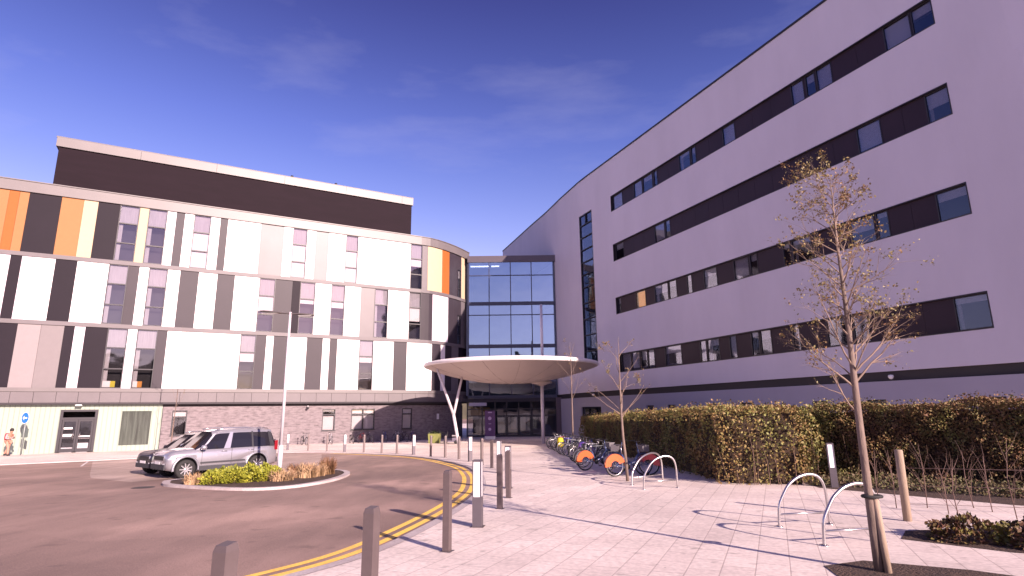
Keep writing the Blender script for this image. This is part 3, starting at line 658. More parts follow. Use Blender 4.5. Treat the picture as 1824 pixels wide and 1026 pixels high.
# entrance lobby
m = AB(); EB = gz(66)
m.box(-5.6, 5.2, AY-.2, AY+.3, 2.9, 3.28); m.build('lobby_soffit', soffit_dark, atr, oA)
m = AB(); m.box(-9.5, -5.6, AY-.5, AY-.3, EB, 2.9); m.build('lobby_side', soffit_dark, atr, oA)
f = AB()
for x in (-5.0, -3.4, -2.0, -.75, .55, 1.9, 3.3, 4.6): f.box(x-.06, x+.06, AY-.06, AY+.06, EB, 2.9)
f.box(-5, 4.6, AY-.05, AY+.05, 2.1, 2.2); f.box(-5, 4.6, AY-.055, AY+.055, 1.4, 1.5); f.box(-5, 4.6, AY-.05, AY+.05, EB, EB+.18)
fr = f.build('entrance_frame', frame_dark, atr, oA)
g = AB(); g.face([(-5, AY, EB), (4.6, AY, EB), (4.6, AY, 2.9), (-5, AY, 2.9)]); g.build('pane', dark_glass, fr, oA)
for x0, x1 in ((-2.0, -.8), (-.7, .5), (.6, 1.85), (1.95, 3.25)):
    f = AB(); f.box(x0+.02, x0+.1, AY-.14, AY-.08, EB+.03, 1.38); f.box(x1-.1, x1-.02, AY-.14, AY-.08, EB+.03, 1.38); f.box(x0+.1, x1-.1, AY-.14, AY-.08, EB+.03, EB+.2); f.box(x0+.1, x1-.1, AY-.14, AY-.08, 1.28, 1.38)
    f.build('sliding_door', frame_dark, atr, oA)
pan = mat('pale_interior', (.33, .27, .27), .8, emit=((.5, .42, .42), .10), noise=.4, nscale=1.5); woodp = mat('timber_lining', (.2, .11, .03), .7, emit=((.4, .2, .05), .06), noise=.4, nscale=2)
m = AB()
for x0, x1, z0, z1 in ((-3.75, -3.1, -.2, 1.15), (-1.75, -1.0, -.4, 1.25), (-.95, -.6, -.25, 1.2), (-.3, .3, 0, 1.3), (.5, 1.3, -.1, 1.3), (1.5, 1.75, -.2, 1.1), (1.85, 2.5, 0, 1.25)): m.box(x0, x1, AY+1.2, AY+1.3, z0, z1)
m.build('lobby_screen', pan, atr, oA)
m = AB(); m.box(-4.7, -2.6, AY+.8, AY+.9, 1.5, 2.35); m.build('timber_lining', woodp, atr, oA)
m = AB(); m.box(-4.8, -2.9, AY-.35, AY-.2, 2.5, 2.85); m.build('sign_box', mat('blank_sign', (.45, .42, .5), .4), atr, oA)
m = AB(); m.box(4.6, 5.6, AY-.6, AY+.2, EB, 3.3); m.build('side_pier', mat('pier_shade', (.12, .09, .1), .8), atr, oA)

# ------------------------------------------------------------------ entrance canopy
CC = Vector((-.15, 48.0)); CR = 7.15; CZ = 5.62
can = empty('entrance_canopy', (CC.x, CC.y, gz(48)), 'large round saucer canopy on steel columns in front of the entrance', 'canopy')
oC = can.location.copy()
prof = []
for i in range(11):
    r = CR*(1-i/10*.995); q = r/CR; prof.append((r*1.0, CZ-.16-1.35*(1-q**2.0)))
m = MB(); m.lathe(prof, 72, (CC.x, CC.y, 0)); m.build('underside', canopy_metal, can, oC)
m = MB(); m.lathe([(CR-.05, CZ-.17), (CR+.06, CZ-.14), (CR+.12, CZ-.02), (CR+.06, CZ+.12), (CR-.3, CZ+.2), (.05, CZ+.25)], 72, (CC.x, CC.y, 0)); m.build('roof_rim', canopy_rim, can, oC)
def under(r): return CZ-.16-1.35*(1-(r/CR)**2)
m = MB()
for k in range(16):
    a = 2*pi*k/16+.1; pts = [(CC.x+cos(a)*r, CC.y+sin(a)*r, under(r)-.004) for r in (.3, 1.5, 3, 4.5, 6, 7.1)]
    m.tube(pts, .012, 4)
m.build('panel_seams', mat('seam', (.18, .14, .13), .6), can, oC)
# columns: one slim round one and one V of two raking legs meeting on a stem
c1 = atY(967, 760, 49.0); c1b = Vector((c1.x, 49.0, gz(49)))
m = MB(); m.tube([c1b, (c1b.x, c1b.y, under((Vector((c1b.x, c1b.y))-CC).length))], .14, 16); cl1 = m.build('column', steel_paint, can, oC)
m = MB(); zt = under((Vector((c1b.x, c1b.y))-CC).length); m.lathe([(.17, zt-.35), (.45, zt-.22), (.85, zt-.16), (.9, zt-.08), (.8, zt+.05)], 28, (c1b.x, c1b.y, 0)); m.build('column_collar', canopy_metal, cl1, oC)
# mast rising above the canopy
m = MB(); mp_ = atY(966, 640, 50.0); mt_ = atY(966, 542, 50.0); m.tube([(mp_.x, 50, CZ+.2), (mp_.x, 50, mt_.z)], [.13, .11], 12); m.build('mast', steel_paint, can, oC)
vb = atY(818, 786, 45.8); vb.z = gz(45.8); vj = atY(808, 739, 45.8); vl = atY(778, 672, 45.2); vr = atY(823, 686, 46.4)
for p in (vl, vr): p.z = under((Vector((p.x, p.y))-CC).length)+.05
m = MB(); m.tube([vb, vj], .12, 12); m.build('column_stem', steel_paint, can, oC)
for p in (vl, vr):
    m = MB(); m.tube([vj, p], [.11, .09], 12); m.build('raking_strut', steel_paint, can, oC)


# ================================================================== OBJECTS
# ------------------------------------------------------------------ bollards
bol_dark = mat('bollard_bronze', (.13, .10, .10), .5, metal=.35, noise=.12, nscale=9)
bol_grey = mat('bollard_grey', (.10, .085, .10), .5, metal=.3, noise=.08, nscale=9)
bol_lens = mat('bollard_lens', (.85, .85, .88), .35)
def make_post():
    r = empty('bollard', (0, 0, 0), 'x', 'bollard', 'plain square bollards round the drop-off road')
    m = MB(); w = .052; h = 1.15
    # square post with a sloping, chamfered head
    m.box(-w, w, -w, w, 0, h-.05)
    m.face([(-w, -w, h-.05), (w, -w, h-.05), (w-.01, -w+.01, h-.012), (-w+.01, -w+.01, h-.012)]); m.face([(w, w, h-.05), (-w, w, h-.05), (-w+.01, w-.01, h), (w-.01, w-.01, h)])
    m.face([(w, -w, h-.05), (w, w, h-.05), (w-.01, w-.01, h), (w-.01, -w+.01, h-.012)]); m.face([(-w, w, h-.05), (-w, -w, h-.05), (-w+.01, -w+.01, h-.012), (-w+.01, w-.01, h)])
    m.face([(-w+.01, -w+.01, h-.012), (w-.01, -w+.01, h-.012), (w-.01, w-.01, h), (-w+.01, w-.01, h)])
    m.build('post', bol_dark, r)
    m = MB(); m.box(-.085, .085, -.085, .085, -.02, .006); m.build('base_plate', bol_grey, r)
    return r
def make_lit():
    r = empty('light_bollard', (0, 0, 0), 'x', 'light bollard', 'tall light bollards with white lens panels')
    m = MB(); w = .085; h = 1.16
    m.box(-w, w, -w, w, 0, .52)
    for x in (-1, 1):
        for y in (-1, 1): m.box(min(x*w, x*(w-.022)), max(x*w, x*(w-.022)), min(y*w, y*(w-.022)), max(y*w, y*(w-.022)), .52, h-.02)
    m.box(-w, w, -w, w, h-.02, h+.01); m.build('casing', bol_grey, r)
    m = MB(); m.box(-w+.012, w-.012, -w+.012, w-.012, .521, h-.021); m.build('lens', bol_lens, r)
    m = MB(); m.box(-.12, .12, -.12, .12, -.02, .008); m.build('base_plate', bol_dark, r)
    return r
P_, L_ = make_post(), make_lit()
BOLL = [  # px, py, type, label
 (512, 801.5, 'l', 'small distant light bollard seen just right of the white lamp post'),
 (548.6, 803, 'p', 'far plain bollard, first to the right of the lamp post and its light bollard'),
 (582, 804, 'p', 'far plain bollard just left of the light bollard below the single square window'),
 (613.6, 805, 'l', 'distant light bollard left of the double window in the brick wall'),
 (648, 806, 'p', 'far plain bollard standing below the double window in the brick wall'),
 (679.8, 807.2, 'p', 'far plain bollard just right of the double window, before the parked bicycles'),
 (706.8, 808.3, 'p', 'far plain bollard directly left of the light bollard below the shaded window'),
 (736.7, 810, 'l', 'light bollard in front of the shaded brick wall window'),
 (767.3, 813, 'p', 'plain bollard directly in front of the yellow-green planter box'),
 (793, 815, 'p', 'plain bollard between the planter box and the canopy strut foot'),
 (817.5, 818, 'p', 'plain bollard in line with the foot of the forked canopy column'),
 (837.5, 821.9, 'l', 'light bollard on the bend just left of the entrance totem'),
 (858.5, 828, 'p', 'plain bollard partly hidden behind the large near light bollard'),
 (876, 833.5, 'p', 'plain bollard on the bend between two light bollards right of the near one'),
 (889, 842, 'l', 'light bollard whose lower half is hidden by a nearer plain bollard'),
 (905.5, 869.5, 'l', 'rightmost light bollard of the row round the bend'),
 (905.8, 886.7, 'p', 'plain bollard standing in front of the rightmost light bollard'),
 (890.5, 906, 'p', 'plain bollard close to the right of the large near light bollard'),
 (851, 938, 'l', 'large near light bollard beside the double yellow lines'),
 (796, 982, 'p', 'near plain bollard in full view left of the large light bollard'),
 (0, 0, 'p', 'tall near bollard cut off by the lower frame edge in the middle'),
 (1, 0, 'p', 'nearest bollard, only its head showing over the road at the lower edge'),
]
usedP = usedL = False
for px, py, ty, lab in BOLL:
    if px > 1: p = ground(px, py)
    elif px == 0:
        d = ray(663, 902); t = (1.15-CAMH)/(d.z+.017*d.y); p = CP+d*t
    else:
        d = ray(404, 966); t = (1.15-CAMH)/(d.z+.017*d.y); p = CP+d*t
    p.z = gz(p.y)
    if ty == 'p': o = P_ if not usedP else copy_tree(P_); usedP = True
    else: o = L_ if not usedL else copy_tree(L_); usedL = True
    place(o, p, R(-20 if p.y < 25 else 30) if ty == 'p' else R(-8 if p.y < 25 else 25), lab)
o = copy_tree(L_); p = ground(1487, 868); place(o, p, R(-20), 'light bollard standing in the gap at the end of the clipped hedge')

# ------------------------------------------------------------------ street lamp
lp = atY(498, 830, 22.0); lp.z = gz(22); ltop = atY(514.5, 556, 22.0)
lamp = empty('street_lamp', lp, 'tall white twin-arm street lamp rising from the planted traffic island', 'street lamp')
H_ = ltop.z-lp.z
m = MB(); m.tube([(0, 0, 0), (0, 0, 1.1)], [.085, .085], 16); m.tube([(0, 0, 1.1), (0, 0, H_)], [.062, .045], 16); m.build('pole', steel_paint, lamp)
m = MB(); m.lathe([(.16, 0), (.16, .02), (.09, .03)], 16); m.build('base_flange', bol_grey, lamp)
lampd = mat('lamp_head', (.10, .085, .085), .45)
for sx, ln, tilt in ((-1, 1.25, .14), (1, .9, -.05)):
    m = MB(); n = 8
    prof = [(0, .03, .03), (.15, .035, .03), (.3, .11, .035), (.55, .15, .045), (.85, .14, .045), (1, .06, .02)]
    vs = []
    for t, w, h in prof:
        x = sx*t*ln; z = H_-.06 + t*tilt
        for k in range(n): a = 2*pi*k/n; vs.append((x, w*cos(a)+.12*t, z+h*sin(a)))
    m.v = vs
    for i in range(len(prof)-1):
        for k in range(n): m.f.append([i*n+k, i*n+(k+1) % n, (i+1)*n+(k+1) % n, (i+1)*n+k]); m.m.append(0); m.sm.append(True); m.uv.append([(0, 0)]*4)
    hd_ = m.build('lamp_head', lampd, lamp)
    m = MB(); x0, x1 = sorted((sx*ln*.35, sx*ln*.9)); m.box(x0, x1, -.03, .17, H_-.06+tilt*.6-.062, H_-.06+tilt*.6-.05); m.build('lamp_lens', mat('lens_glass', (.5, .5, .48), .2), hd_)

# ------------------------------------------------------------------ round sign
sp = atY(37, 805, 41.6); sp.z = gz(41.6); sc_ = atY(39.5, 744.5, 41.6)
sg = empty('road_sign', sp, 'round blue sign with white left arrow on a post before the green glass wall', 'road sign')
hz_ = sc_.z-sp.z
m = MB(); m.tube([(0, 0, 0), (0, 0, hz_+.35)], .04, 10); m.build('post', mat('sign_post', (.22, .25, .24), .5, metal=.3), sg)
blue = mat('sign_blue', (.01, .17, .62), .35); RX = Matrix.Rotation(R(90), 4, 'X')
m = MB(); m.lathe([(0, .055), (.37, .055), (.37, .075), (0, .075)], 32, (0, 0, hz_), M=RX, smooth=False)
fc = m.build('sign_face', [blue], sg)
m = MB(); m.lathe([(.37, .05), (.40, .05), (.40, .08), (.37, .08)], 32, (0, 0, hz_), M=RX, smooth=False); m.build('sign_border', white_paint, sg)
m = MB(); y = -.080
pts = [(-.26, 0), (-.08, .16), (-.08, .05), (.21, .05), (.21, -.05), (-.08, -.05), (-.08, -.16)]
m.face([(x, y, hz_+z) for x, z in pts][::-1]); a_ = m.build('arrow', white_paint, fc)
for dx in (-.17, .2):   # two small dark rectangular plates below, seen from the back
    m = MB(); m.box(dx-.14, dx+.14, .045, .07, hz_-1.35, hz_-.75); m.build('back_plate', mat('plate_back', (.12, .15, .14), .5), sg)
sg.rotation_euler = (0, 0, R(-18))

# ------------------------------------------------------------------ totem, planter, scooter
tp = atY(873, 775, 58.0); tp.z = gz(58)
tt = empty('totem_sign', tp, 'tall purple information totem on a white base by the entrance doors', 'sign')
purple = mat('totem_purple', (.10, .035, .15), .45, noise=.08)
m = MB(); m.box(-.5, .5, -.12, .12, .28, 2.75); m.build('panel', purple, tt)
m = MB(); m.box(-.52, .52, -.16, .16, 0, .28); m.build('base', white_paint, tt)
sym = mat('totem_symbol', (.45, .33, .55), .5)
def disc(m, x, z, r, y, n=18): m.face([(x+r*cos(2*pi*k/n), y, z+r*sin(2*pi*k/n)) for k in range(n)])
m = MB(); disc(m, -.02, 2.0, .17, -.125); m.build('round_symbol', sym, tt)
m = MB(); disc(m, -.02, .95, .14, -.125); m.build('round_symbol', sym, tt)
m = MB(); m.box(-.2, .2, -.128, -.121, 2.52, 2.62); m.build('heading_bar', sym, tt)
m = MB(); m.box(-.15, .12, -.128, -.121, 1.45, 1.5); m.build('text_bar', sym, tt)

pp = atY(774, 780, 52.0); pp.z = gz(52)
pl_ = empty('planter', pp, 'square yellow-green planter box in the shade left of the entrance', 'planter')
m = MB(); w0, w1 = .46, .52
for sgn in ((0, -1), (1, 0), (0, 1), (-1, 0)):
    a = Vector((sgn[0], sgn[1], 0)); t = Vector((-sgn[1], sgn[0], 0))
    q = [a*w0-t*w0, a*w0+t*w0, a*w1+t*w1+Vector((0, 0, .82)), a*w1-t*w1+Vector((0, 0, .82))]; m.face(q[::-1] if False else q)
    q2 = [a*w1-t*w1+Vector((0, 0, .82)), a*w1+t*w1+Vector((0, 0, .82)), a*(w1-.08)+t*(w1-.08)+Vector((0, 0, .82)), a*(w1-.08)-t*(w1-.08)+Vector((0, 0, .82))]; m.face(q2)
m.build('box', mat('planter_green', (.17, .18, .05), .6, noise=.2, nscale=3), pl_)

def leafcloud(name, pts, size, mtl, parent=None, seed=1, squash=1.0, origin=None):
    """one small bent leaf quad per point"""
    rg = np.random.default_rng(seed); n = len(pts); P = np.array(pts, float)
    a = rg.normal(size=(n, 3)); a /= np.linalg.norm(a, axis=1)[:, None]; b = np.cross(a, rg.normal(size=(n, 3))); b /= np.linalg.norm(b, axis=1)[:, None]
    s = size*rg.uniform(.6, 1.3, (n, 1)); a = a*s; b = b*s*.62*squash
    if origin is not None: P = P - np.array(origin)
    V = np.empty((n, 4, 3)); V[:, 0] = P-a; V[:, 1] = P-b; V[:, 2] = P+a; V[:, 3] = P+b
    me = bpy.data.meshes.new(name); me.from_pydata(V.reshape(-1, 3).tolist(), [], (np.arange(n*4).reshape(-1, 4)).tolist()); me.materials.append(mtl); me.update()
    o = bpy.data.objects.new(name, me); COL.objects.link(o)
    if parent is not None: o.parent = parent
    return o
rng = np.random.default_rng(11)
plg = mat('planter_leaf', (.05, .07, .02), .6)
pts = rng.normal(size=(300, 3))*[.22, .22, .12]+[0, 0, .85]; leafcloud('foliage', pts, .06, plg, pl_)

# mobility scooter parked in the shade beside the forked column
spt = atY(803, 781, 50.5); spt.z = gz(50.5)
ms = empty('mobility_scooter', spt, 'grey mobility scooter parked in shade beside the forked canopy column', 'mobility scooter', rz=R(190))
m = MB(); m.box(-.55, .45, -.25, .25, .16, .26); m.box(-.55, -.1, -.27, .27, .26, .5); m.build('body', mat('scooter_body', (.12, .10, .14), .35), ms)
m = MB(); m.box(-.5, -.08, -.22, .22, .62, .72); m.box(-.56, -.46, -.22, .22, .7, 1.15); m.build('seat', mat('scooter_seat', (.22, .19, .21), .6), ms)
m = MB(); m.tube([(.4, 0, .25), (.28, 0, .95)], .035, 8); m.tube([(.27, -.27, .97), (.27, .27, .97)], .02, 8); m.box(.33, .47, -.17, .17, .35, .75); m.build('tiller', black_plastic, ms)
m = MB(); m.tube([(-.3, 0, .4), (-.3, 0, .64)], .05, 8); m.build('seat_post', black_plastic, ms)
for x in (-.42, .45):
    for y in (-.27, .27):
        m = MB(); m.lathe([(0, -.04), (.13, -.04), (.15, 0), (.13, .04), (0, .04)], 16, (x, y, .15), M=Matrix.Rotation(R(90), 4, 'X')); m.build('wheel', rubber, ms)

# ------------------------------------------------------------------ bicycles
def torus(m, R0, r, c, n=28, k=6, mi=0):
    m.tube([(c[0]+R0*cos(2*pi*i/n), c[1], c[2]+R0*sin(2*pi*i/n)) for i in range(n)], r, k, mi, closed=True)
chrome = mat('bike_chrome', (.55, .53, .55), .28, metal=.9)
def make_bike(frame_c, hire=False, label='x', basket=False, seat_c=None):
    r = empty('bicycle', (0, 0, 0), label, 'bicycle')
    fm = mat('bike_paint_%d_%d_%d' % tuple(int(c*100) for c in frame_c), frame_c, .35, coat=.5)
    wr = .33; rx, fx = -.52, .53
    for x in (rx, fx):
        m = MB(); torus(m, wr-.018, .02 if not hire else .026, (x, 0, wr)); w = m.build('wheel', rubber, r)
        m = MB(); torus(m, wr-.045, .012, (x, 0, wr), 28, 5)
        w2 = m.build('rim', chrome, w)
        m = MB(); m.tube([(x, -.04, wr), (x, .04, wr)], .022, 8)
        for i in range(14): a = 2*pi*i/14; m.tube([(x, .02*(-1)**i, wr), (x+(wr-.045)*cos(a), 0, wr+(wr-.045)*sin(a))], .0028, 3)
        m.build('spokes', chrome, w)
    bb = (-.08, 0, .29); st = (-.24, 0, .78 if not hire else .66); ht = (.34, 0, .80); hb = (.38, 0, .66); tr = .018 if not hire else .03
    m = MB()
    if hire:
        m.tube([hb, (.2, 0, .42), (-.02, 0, .33), bb], .04, 8); m.tube([bb, st], .028, 8); m.tube([(rx, .06, wr), bb], .016, 6); m.tube([(rx, -.06, wr), bb], .016, 6)
        m.tube([(rx, .06, wr), (-.19, 0, .56)], .014, 6); m.tube([(rx, -.06, wr), (-.19, 0, .56)], .014, 6); m.tube([hb, ht], .03, 8)
    else:
        m.tube([bb, st], tr*.9, 8); m.tube([st, ht], tr, 8); m.tube([bb, hb], tr*1.1, 8); m.tube([ht, hb], tr*1.2, 8)
        for y in (-.055, .055): m.tube([(rx, y, wr), bb], .011, 6); m.tube([(rx, y, wr), (-.23, 0, .74)], .010, 6)
    m.build('frame', fm, r)
    m = MB()
    for y in (-.05, .05): m.tube([(fx, y, wr), (.43, y, .5), (.385, y*.4, .66)], .012, 6)
    m.tube([ht, (.315, 0, .92 if not hire else 1.02)], .014, 6)
    m.build('fork', fm, r)
    hz = .93 if not hire else 1.04
    m = MB(); m.tube([(.30-.1 if hire else .36, -.3, hz+.03), (.33, -.18, hz+.02), (.33, 0, hz), (.33, .18, hz+.02), (.30-.1 if hire else .36, .3, hz+.03)], .012, 6); m.build('handlebar', black_plastic, r)
    m = MB(); sz = .95; m.tube([st, (-.27, 0, sz-.03)], .013, 6); sp_ = m.build('seat_post', chrome, r)
    m = MB()
    secs = [(-.42, .07, .03), (-.34, .08, .035), (-.24, .045, .03), (-.13, .015, .02)]
    vs = []
    for x, w, h in secs:
        for k in range(8): a = 2*pi*k/8; vs.append((x, w*cos(a), sz+h*sin(a)*.6))
    m.v = vs
    for i in range(3):
        for k in range(8): m.f.append([i*8+k, i*8+(k+1) % 8, (i+1)*8+(k+1) % 8, (i+1)*8+k]); m.m.append(0); m.sm.append(True); m.uv.append([(0, 0)]*4)
    for ring in (list(range(8))[::-1], list(range(24, 32))): m.f.append(ring); m.m.append(0); m.sm.append(False); m.uv.append([(0, 0)]*8)
    m.build('saddle', mat('saddle_col', (.03, .025, .03), .6) if not seat_c else mat('saddle_cover', seat_c, .5), r)
    m = MB(); m.tube([(bb[0], -.09, bb[2]), (bb[0], .09, bb[2])], .02, 8); m.lathe([(0, -.004), (.09, -.004), (.09, .004), (0, .004)], 20, (bb[0], -.05, bb[2]), M=Matrix.Rotation(R(90), 4, 'X'))
    m.tube([(bb[0], -.07, bb[2]), (bb[0]+.1, -.07, bb[2]-.13)], .01, 5); m.tube([(bb[0], .07, bb[2]), (bb[0]-.1, .07, bb[2]+.13)], .01, 5)
    m.box(bb[0]+.06, bb[0]+.15, -.16, -.08, bb[2]-.145, bb[2]-.12); m.box(bb[0]-.15, bb[0]-.06, .08, .16, bb[2]+.12, bb[2]+.145); m.build('crankset', black_plastic, r)
    if hire:
        # solid rear wheel guard covering the upper half of the wheel, plus front guard
        org = mat('guard_orange', (.5, .09, .015), .4, coat=.3)
        m = MB()
        for y in (-.045, .045):
            A_ = list(range(18, 187, 12))
            for a, b in zip(A_, A_[1:]):
                q = [(rx+rr_*cos(R(t)), y, wr+rr_*sin(R(t))) for rr_, t in ((wr+.03, a), (wr+.03, b), (.15, b), (.15, a))]
                m.face(q if y < 0 else q[::-1])
        for a in range(-5, 175, 12):
            p, q = [(rx+(wr+.03)*cos(R(t)), wr+(wr+.03)*sin(R(t))) for t in (a, a+12)]
            m.face([(p[0], -.045, p[1]), (q[0], -.045, q[1]), (q[0], .045, q[1]), (p[0], .045, p[1])])
        m.build('wheel_guard', org, r)
        m = MB(); m.tube([(fx+(wr+.02)*cos(R(a)), 0, wr+(wr+.02)*sin(R(a))) for a in range(20, 175, 14)], .028, 6); m.build('front_mudguard', fm, r)
    else:
        m = MB(); m.tube([(rx+(wr+.02)*cos(R(a)), 0, wr+(wr+.02)*sin(R(a))) for a in range(40, 200, 16)], .014, 5); m.build('mudguard', black_plastic, r)
    if basket:
        m = MB(); bx0, bx1, bw, z0, z1 = .42, .66, .17, .74, .94
        for x0_, x1_, y0_, y1_ in ((bx0, bx1, -bw, -bw+.015), (bx0, bx1, bw-.015, bw), (bx0, bx0+.015, -bw+.015, bw-.015), (bx1-.015, bx1, -bw+.015, bw-.015)): m.box(x0_, x1_, y0_, y1_, z0, z1)
        m.box(bx0, bx1, -bw, bw, z0-.012, z0); m.build('basket', mat('basket_grey', (.12, .11, .12), .5), r)
    return r
hire = make_bike((.05, .07, .16), True, basket=True)
b1 = ground(1043, 838); b2 = ground(1096, 849)
def rear_at(o, p, rz, label, group, sc=1.0):
    # place so the rear wheel touches p
    off = Vector((.52*cos(rz), .52*sin(rz), 0))*sc; q = Vector((p.x, p.y, 0))+off; q.z = gz(q.y); place(o, q, rz, label, group); o.scale = (sc, sc, sc)
HG = 'hire bicycles with orange wheel guards'
rear_at(hire, b1, R(24), 'dark blue hire bicycle with sunlit orange wheel guard, left of the bare sapling', HG, 1.08)
o = copy_tree(hire); rear_at(o, b2, R(20), 'dark blue hire bicycle with orange wheel guard nearest the bare sapling trunk', HG, 1.08)
o = copy_tree(hire); p3 = ground(1157, 846); rear_at(o, p3, R(160), 'hire bicycle with its grey basket to the left, behind the two empty cycle stands', HG, 1.08)
for ch in kids(o):
    if ch.name.startswith('wheel_guard'): ch.data = ch.data.copy(); ch.data.materials.clear(); ch.data.materials.append(mat('guard_red', (.55, .04, .05), .4, coat=.3))
COLS = [((.02, .02, .02), 'black'), ((.35, .35, .38), 'silver'), ((.03, .05, .25), 'blue'), ((.12, .04, .25), 'purple'), ((.3, .02, .02), 'red'), ((.12, .13, .14), 'grey'), ((.03, .12, .06), 'green')]
protos = {}
def bike_of(ci, seat=None):
    key = (ci, seat is not None)
    if key not in protos: protos[key] = make_bike(COLS[ci][0], seat_c=seat); return protos[key]
    return copy_tree(protos[key])
ROWG = 'bicycles parked along the hedge'
row = [(43.6, 0), (42.1, 5), (40.6, 1), (39.2, 4), (37.9, 6), (36.6, 3), (35.3, 2), (34.1, 0), (32.9, 1), (31.7, 5), (30.5, 0), (29.3, 2), (28.1, 3), (26.9, 1), (25.7, 0), (24.4, 5)]
words = ['farthest', 'second farthest', 'third farthest', 'fourth farthest', 'fifth farthest', 'sixth farthest', 'seventh farthest', 'eighth farthest', 'ninth farthest', 'tenth farthest', 'sixth in line behind the hire bicycles,', 'fifth in line behind the hire bicycles,', 'fourth in line behind the hire bicycles,', 'third in line behind the hire bicycles,', 'second in line behind the hire bicycles,', 'first in line behind the hire bicycles,']
rb = random.Random(5)
for i, (yy, ci) in enumerate(row):
    bag = (i == 6)
    o = bike_of(ci)
    x = 2.6 + (43-yy)*.015 + rb.uniform(-.15, .15); rz = R(rb.uniform(0, 32)) + (pi if rb.random() < .3 else 0)
    q = Vector((x+.6, yy, gz(yy))); place(o, q, rz, '%s %s bicycle parked by the hedge' % (words[i], COLS[ci][1]), ROWG)
    o.scale = (1.06,)*3
yb = atY(998, 788, 34.6)
o = MB(); o.lathe([(0, .28), (.12, .27), (.17, .2), (.19, 0), (.17, -.2), (.12, -.27), (0, -.28)], 14, (0, 0, 0)); yo = o.build('saddlebag', mat('hi_vis_yellow', (.62, .50, .02), .7, bump=.4, bscale=12)); yo.location = (yb.x, 34.55, yb.z); tag(yo, 'bright yellow hi-vis bag hanging on a bicycle in the row', 'bag')
# row against the brick wall
WG = 'bicycles parked against the brick wall'
T_SIDE[0] = 1
wl = [(13.2, 0, 'black bicycle by the brick wall right behind the lamp post'), (15.2, 5, 'grey bicycle by the brick wall under the security camera'), (17.4, 1, 'silver bicycle below the single square window of the brick wall'), (19.3, 0, 'black bicycle below the left half of the double window'), (20.2, 4, 'red bicycle below the middle of the double window'), (21.0, 5, 'grey bicycle below the right half of the double window'), (22.3, 2, 'blue bicycle by the brick wall just right of the double window'), (23.5, 1, 'silver bicycle by the brick wall left of the shaded window'), (24.2, 0, 'black bicycle leaning closest to the shaded window'), (25.0, 3, 'purple bicycle below the shaded window')]
for s, ci, lab in wl:
    o = bike_of(ci); c = TL(s, 1.3, 0); place(o, (c[0], c[1], gz(c[1])), R(-55+rb.uniform(-12, 12)), lab, WG)

# ------------------------------------------------------------------ cycle stands
def make_stand(w, h=.86):
    r = empty('cycle_stand', (0, 0, 0), 'x', 'cycle stand', 'curved steel cycle stands')
    pts = [(0, 0, -.02), (.02, 0, .2*h)]
    pts += [(.03+.02*w, 0, .42*h), (.13*w+.02, 0, .62*h), (.26*w, 0, .79*h), (.42*w, 0, .92*h), (.58*w, 0, .985*h), (.72*w, 0, 1.0*h), (.85*w, 0, .965*h), (.94*w, 0, .87*h), (.985*w, 0, .72*h), (w, 0, .5*h), (w, 0, -.02)]
    m = MB(); P = smooth_line([(p[0], p[2]) for p in pts], 3); m.tube([(p.x, 0, p.y) for p in P], .026, 12); m.build('hoop', stainless, r)
    m = MB(); m.tube([(.022, 0, .2), (w-.002, 0, .2)], .018, 10); m.build('crossbar', stainless, r)
    for x in (0, w):
        m = MB(); m.lathe([(.07, 0), (.07, .01), (.03, .014)], 14, (x, 0, 0)); m.build('foot_plate', stainless, r)
    return r
ST = make_stand(1.12)
def stand_between(o, a, b, lab):
    rz = math.atan2(b.y-a.y, b.x-a.x); L = (Vector((b.x, b.y))-Vector((a.x, a.y))).length
    place(o, (a.x, a.y, gz(a.y)), rz, lab); o.scale = (L/1.12, 1, 1)
stand_between(ST, ground(1125.5, 864), ground(1181, 858), 'bent steel cycle stand partly behind another, right of the sapling')
stand_between(copy_tree(ST), ground(1146.6, 871.5), ground(1207, 869), 'empty bent steel cycle stand in full view at the near end of the bicycle row')
stand_between(copy_tree(ST), ground(1388, 938), ground(1478, 934), 'near steel cycle stand in the open before the lit hedge end')
stand_between(copy_tree(ST), ground(1468, 972), ground(1572, 966), 'near steel cycle stand partly hidden by the leafing tree trunk')

# ------------------------------------------------------------------ trees
bark = mat('bark_pale', (.16, .115, .095), .8, noise=.35, nscale=8, bump=.5, bscale=30, stretch=(1, 1, .25))
twig = mat('twig_pale', (.20, .14, .11), .8, noise=.2)
leaf_m = mat('bud_leaf', (.2, .15, .05), .6, island=1, nscale=1.5, island_hue=[(.13, .055, .025), (.20, .11, .04), (.15, .13, .04), (.26, .19, .08)])
def grow(rg, m, tips, p, d, L, r, depth, up=.25, nseg=5, spread=.55, kids_=3):
    pts = [p.copy()]; rr = [r]
    for i in range(nseg):
        d = (d + Vector((rg.gauss(0, .12), rg.gauss(0, .12), rg.gauss(0, .08)+up*.16))).normalized(); p = p + d*(L/nseg); pts.append(p.copy()); rr.append(r*(1-.75*(i+1)/nseg))
        if depth > 0 and i >= 1:
            for _ in range(1 if rg.random() < .55*kids_/3 else (2 if kids_ > 2 else 0)):
                ax = d.orthogonal().normalized(); ax.rotate(Matrix.Rotation(rg.uniform(0, 2*pi), 3, d)); dd = (d + ax*spread*rg.uniform(.7, 1.5)).normalized()
                grow(rg, m, tips, p, dd, L*rg.uniform(.32, .55), rr[-1]*.7, depth-1, up, 4, spread, kids_)
        if depth == 0 or i > 2: tips.append(p.copy())
    m.tube(pts, rr, 5 if depth else 3, cap=False)
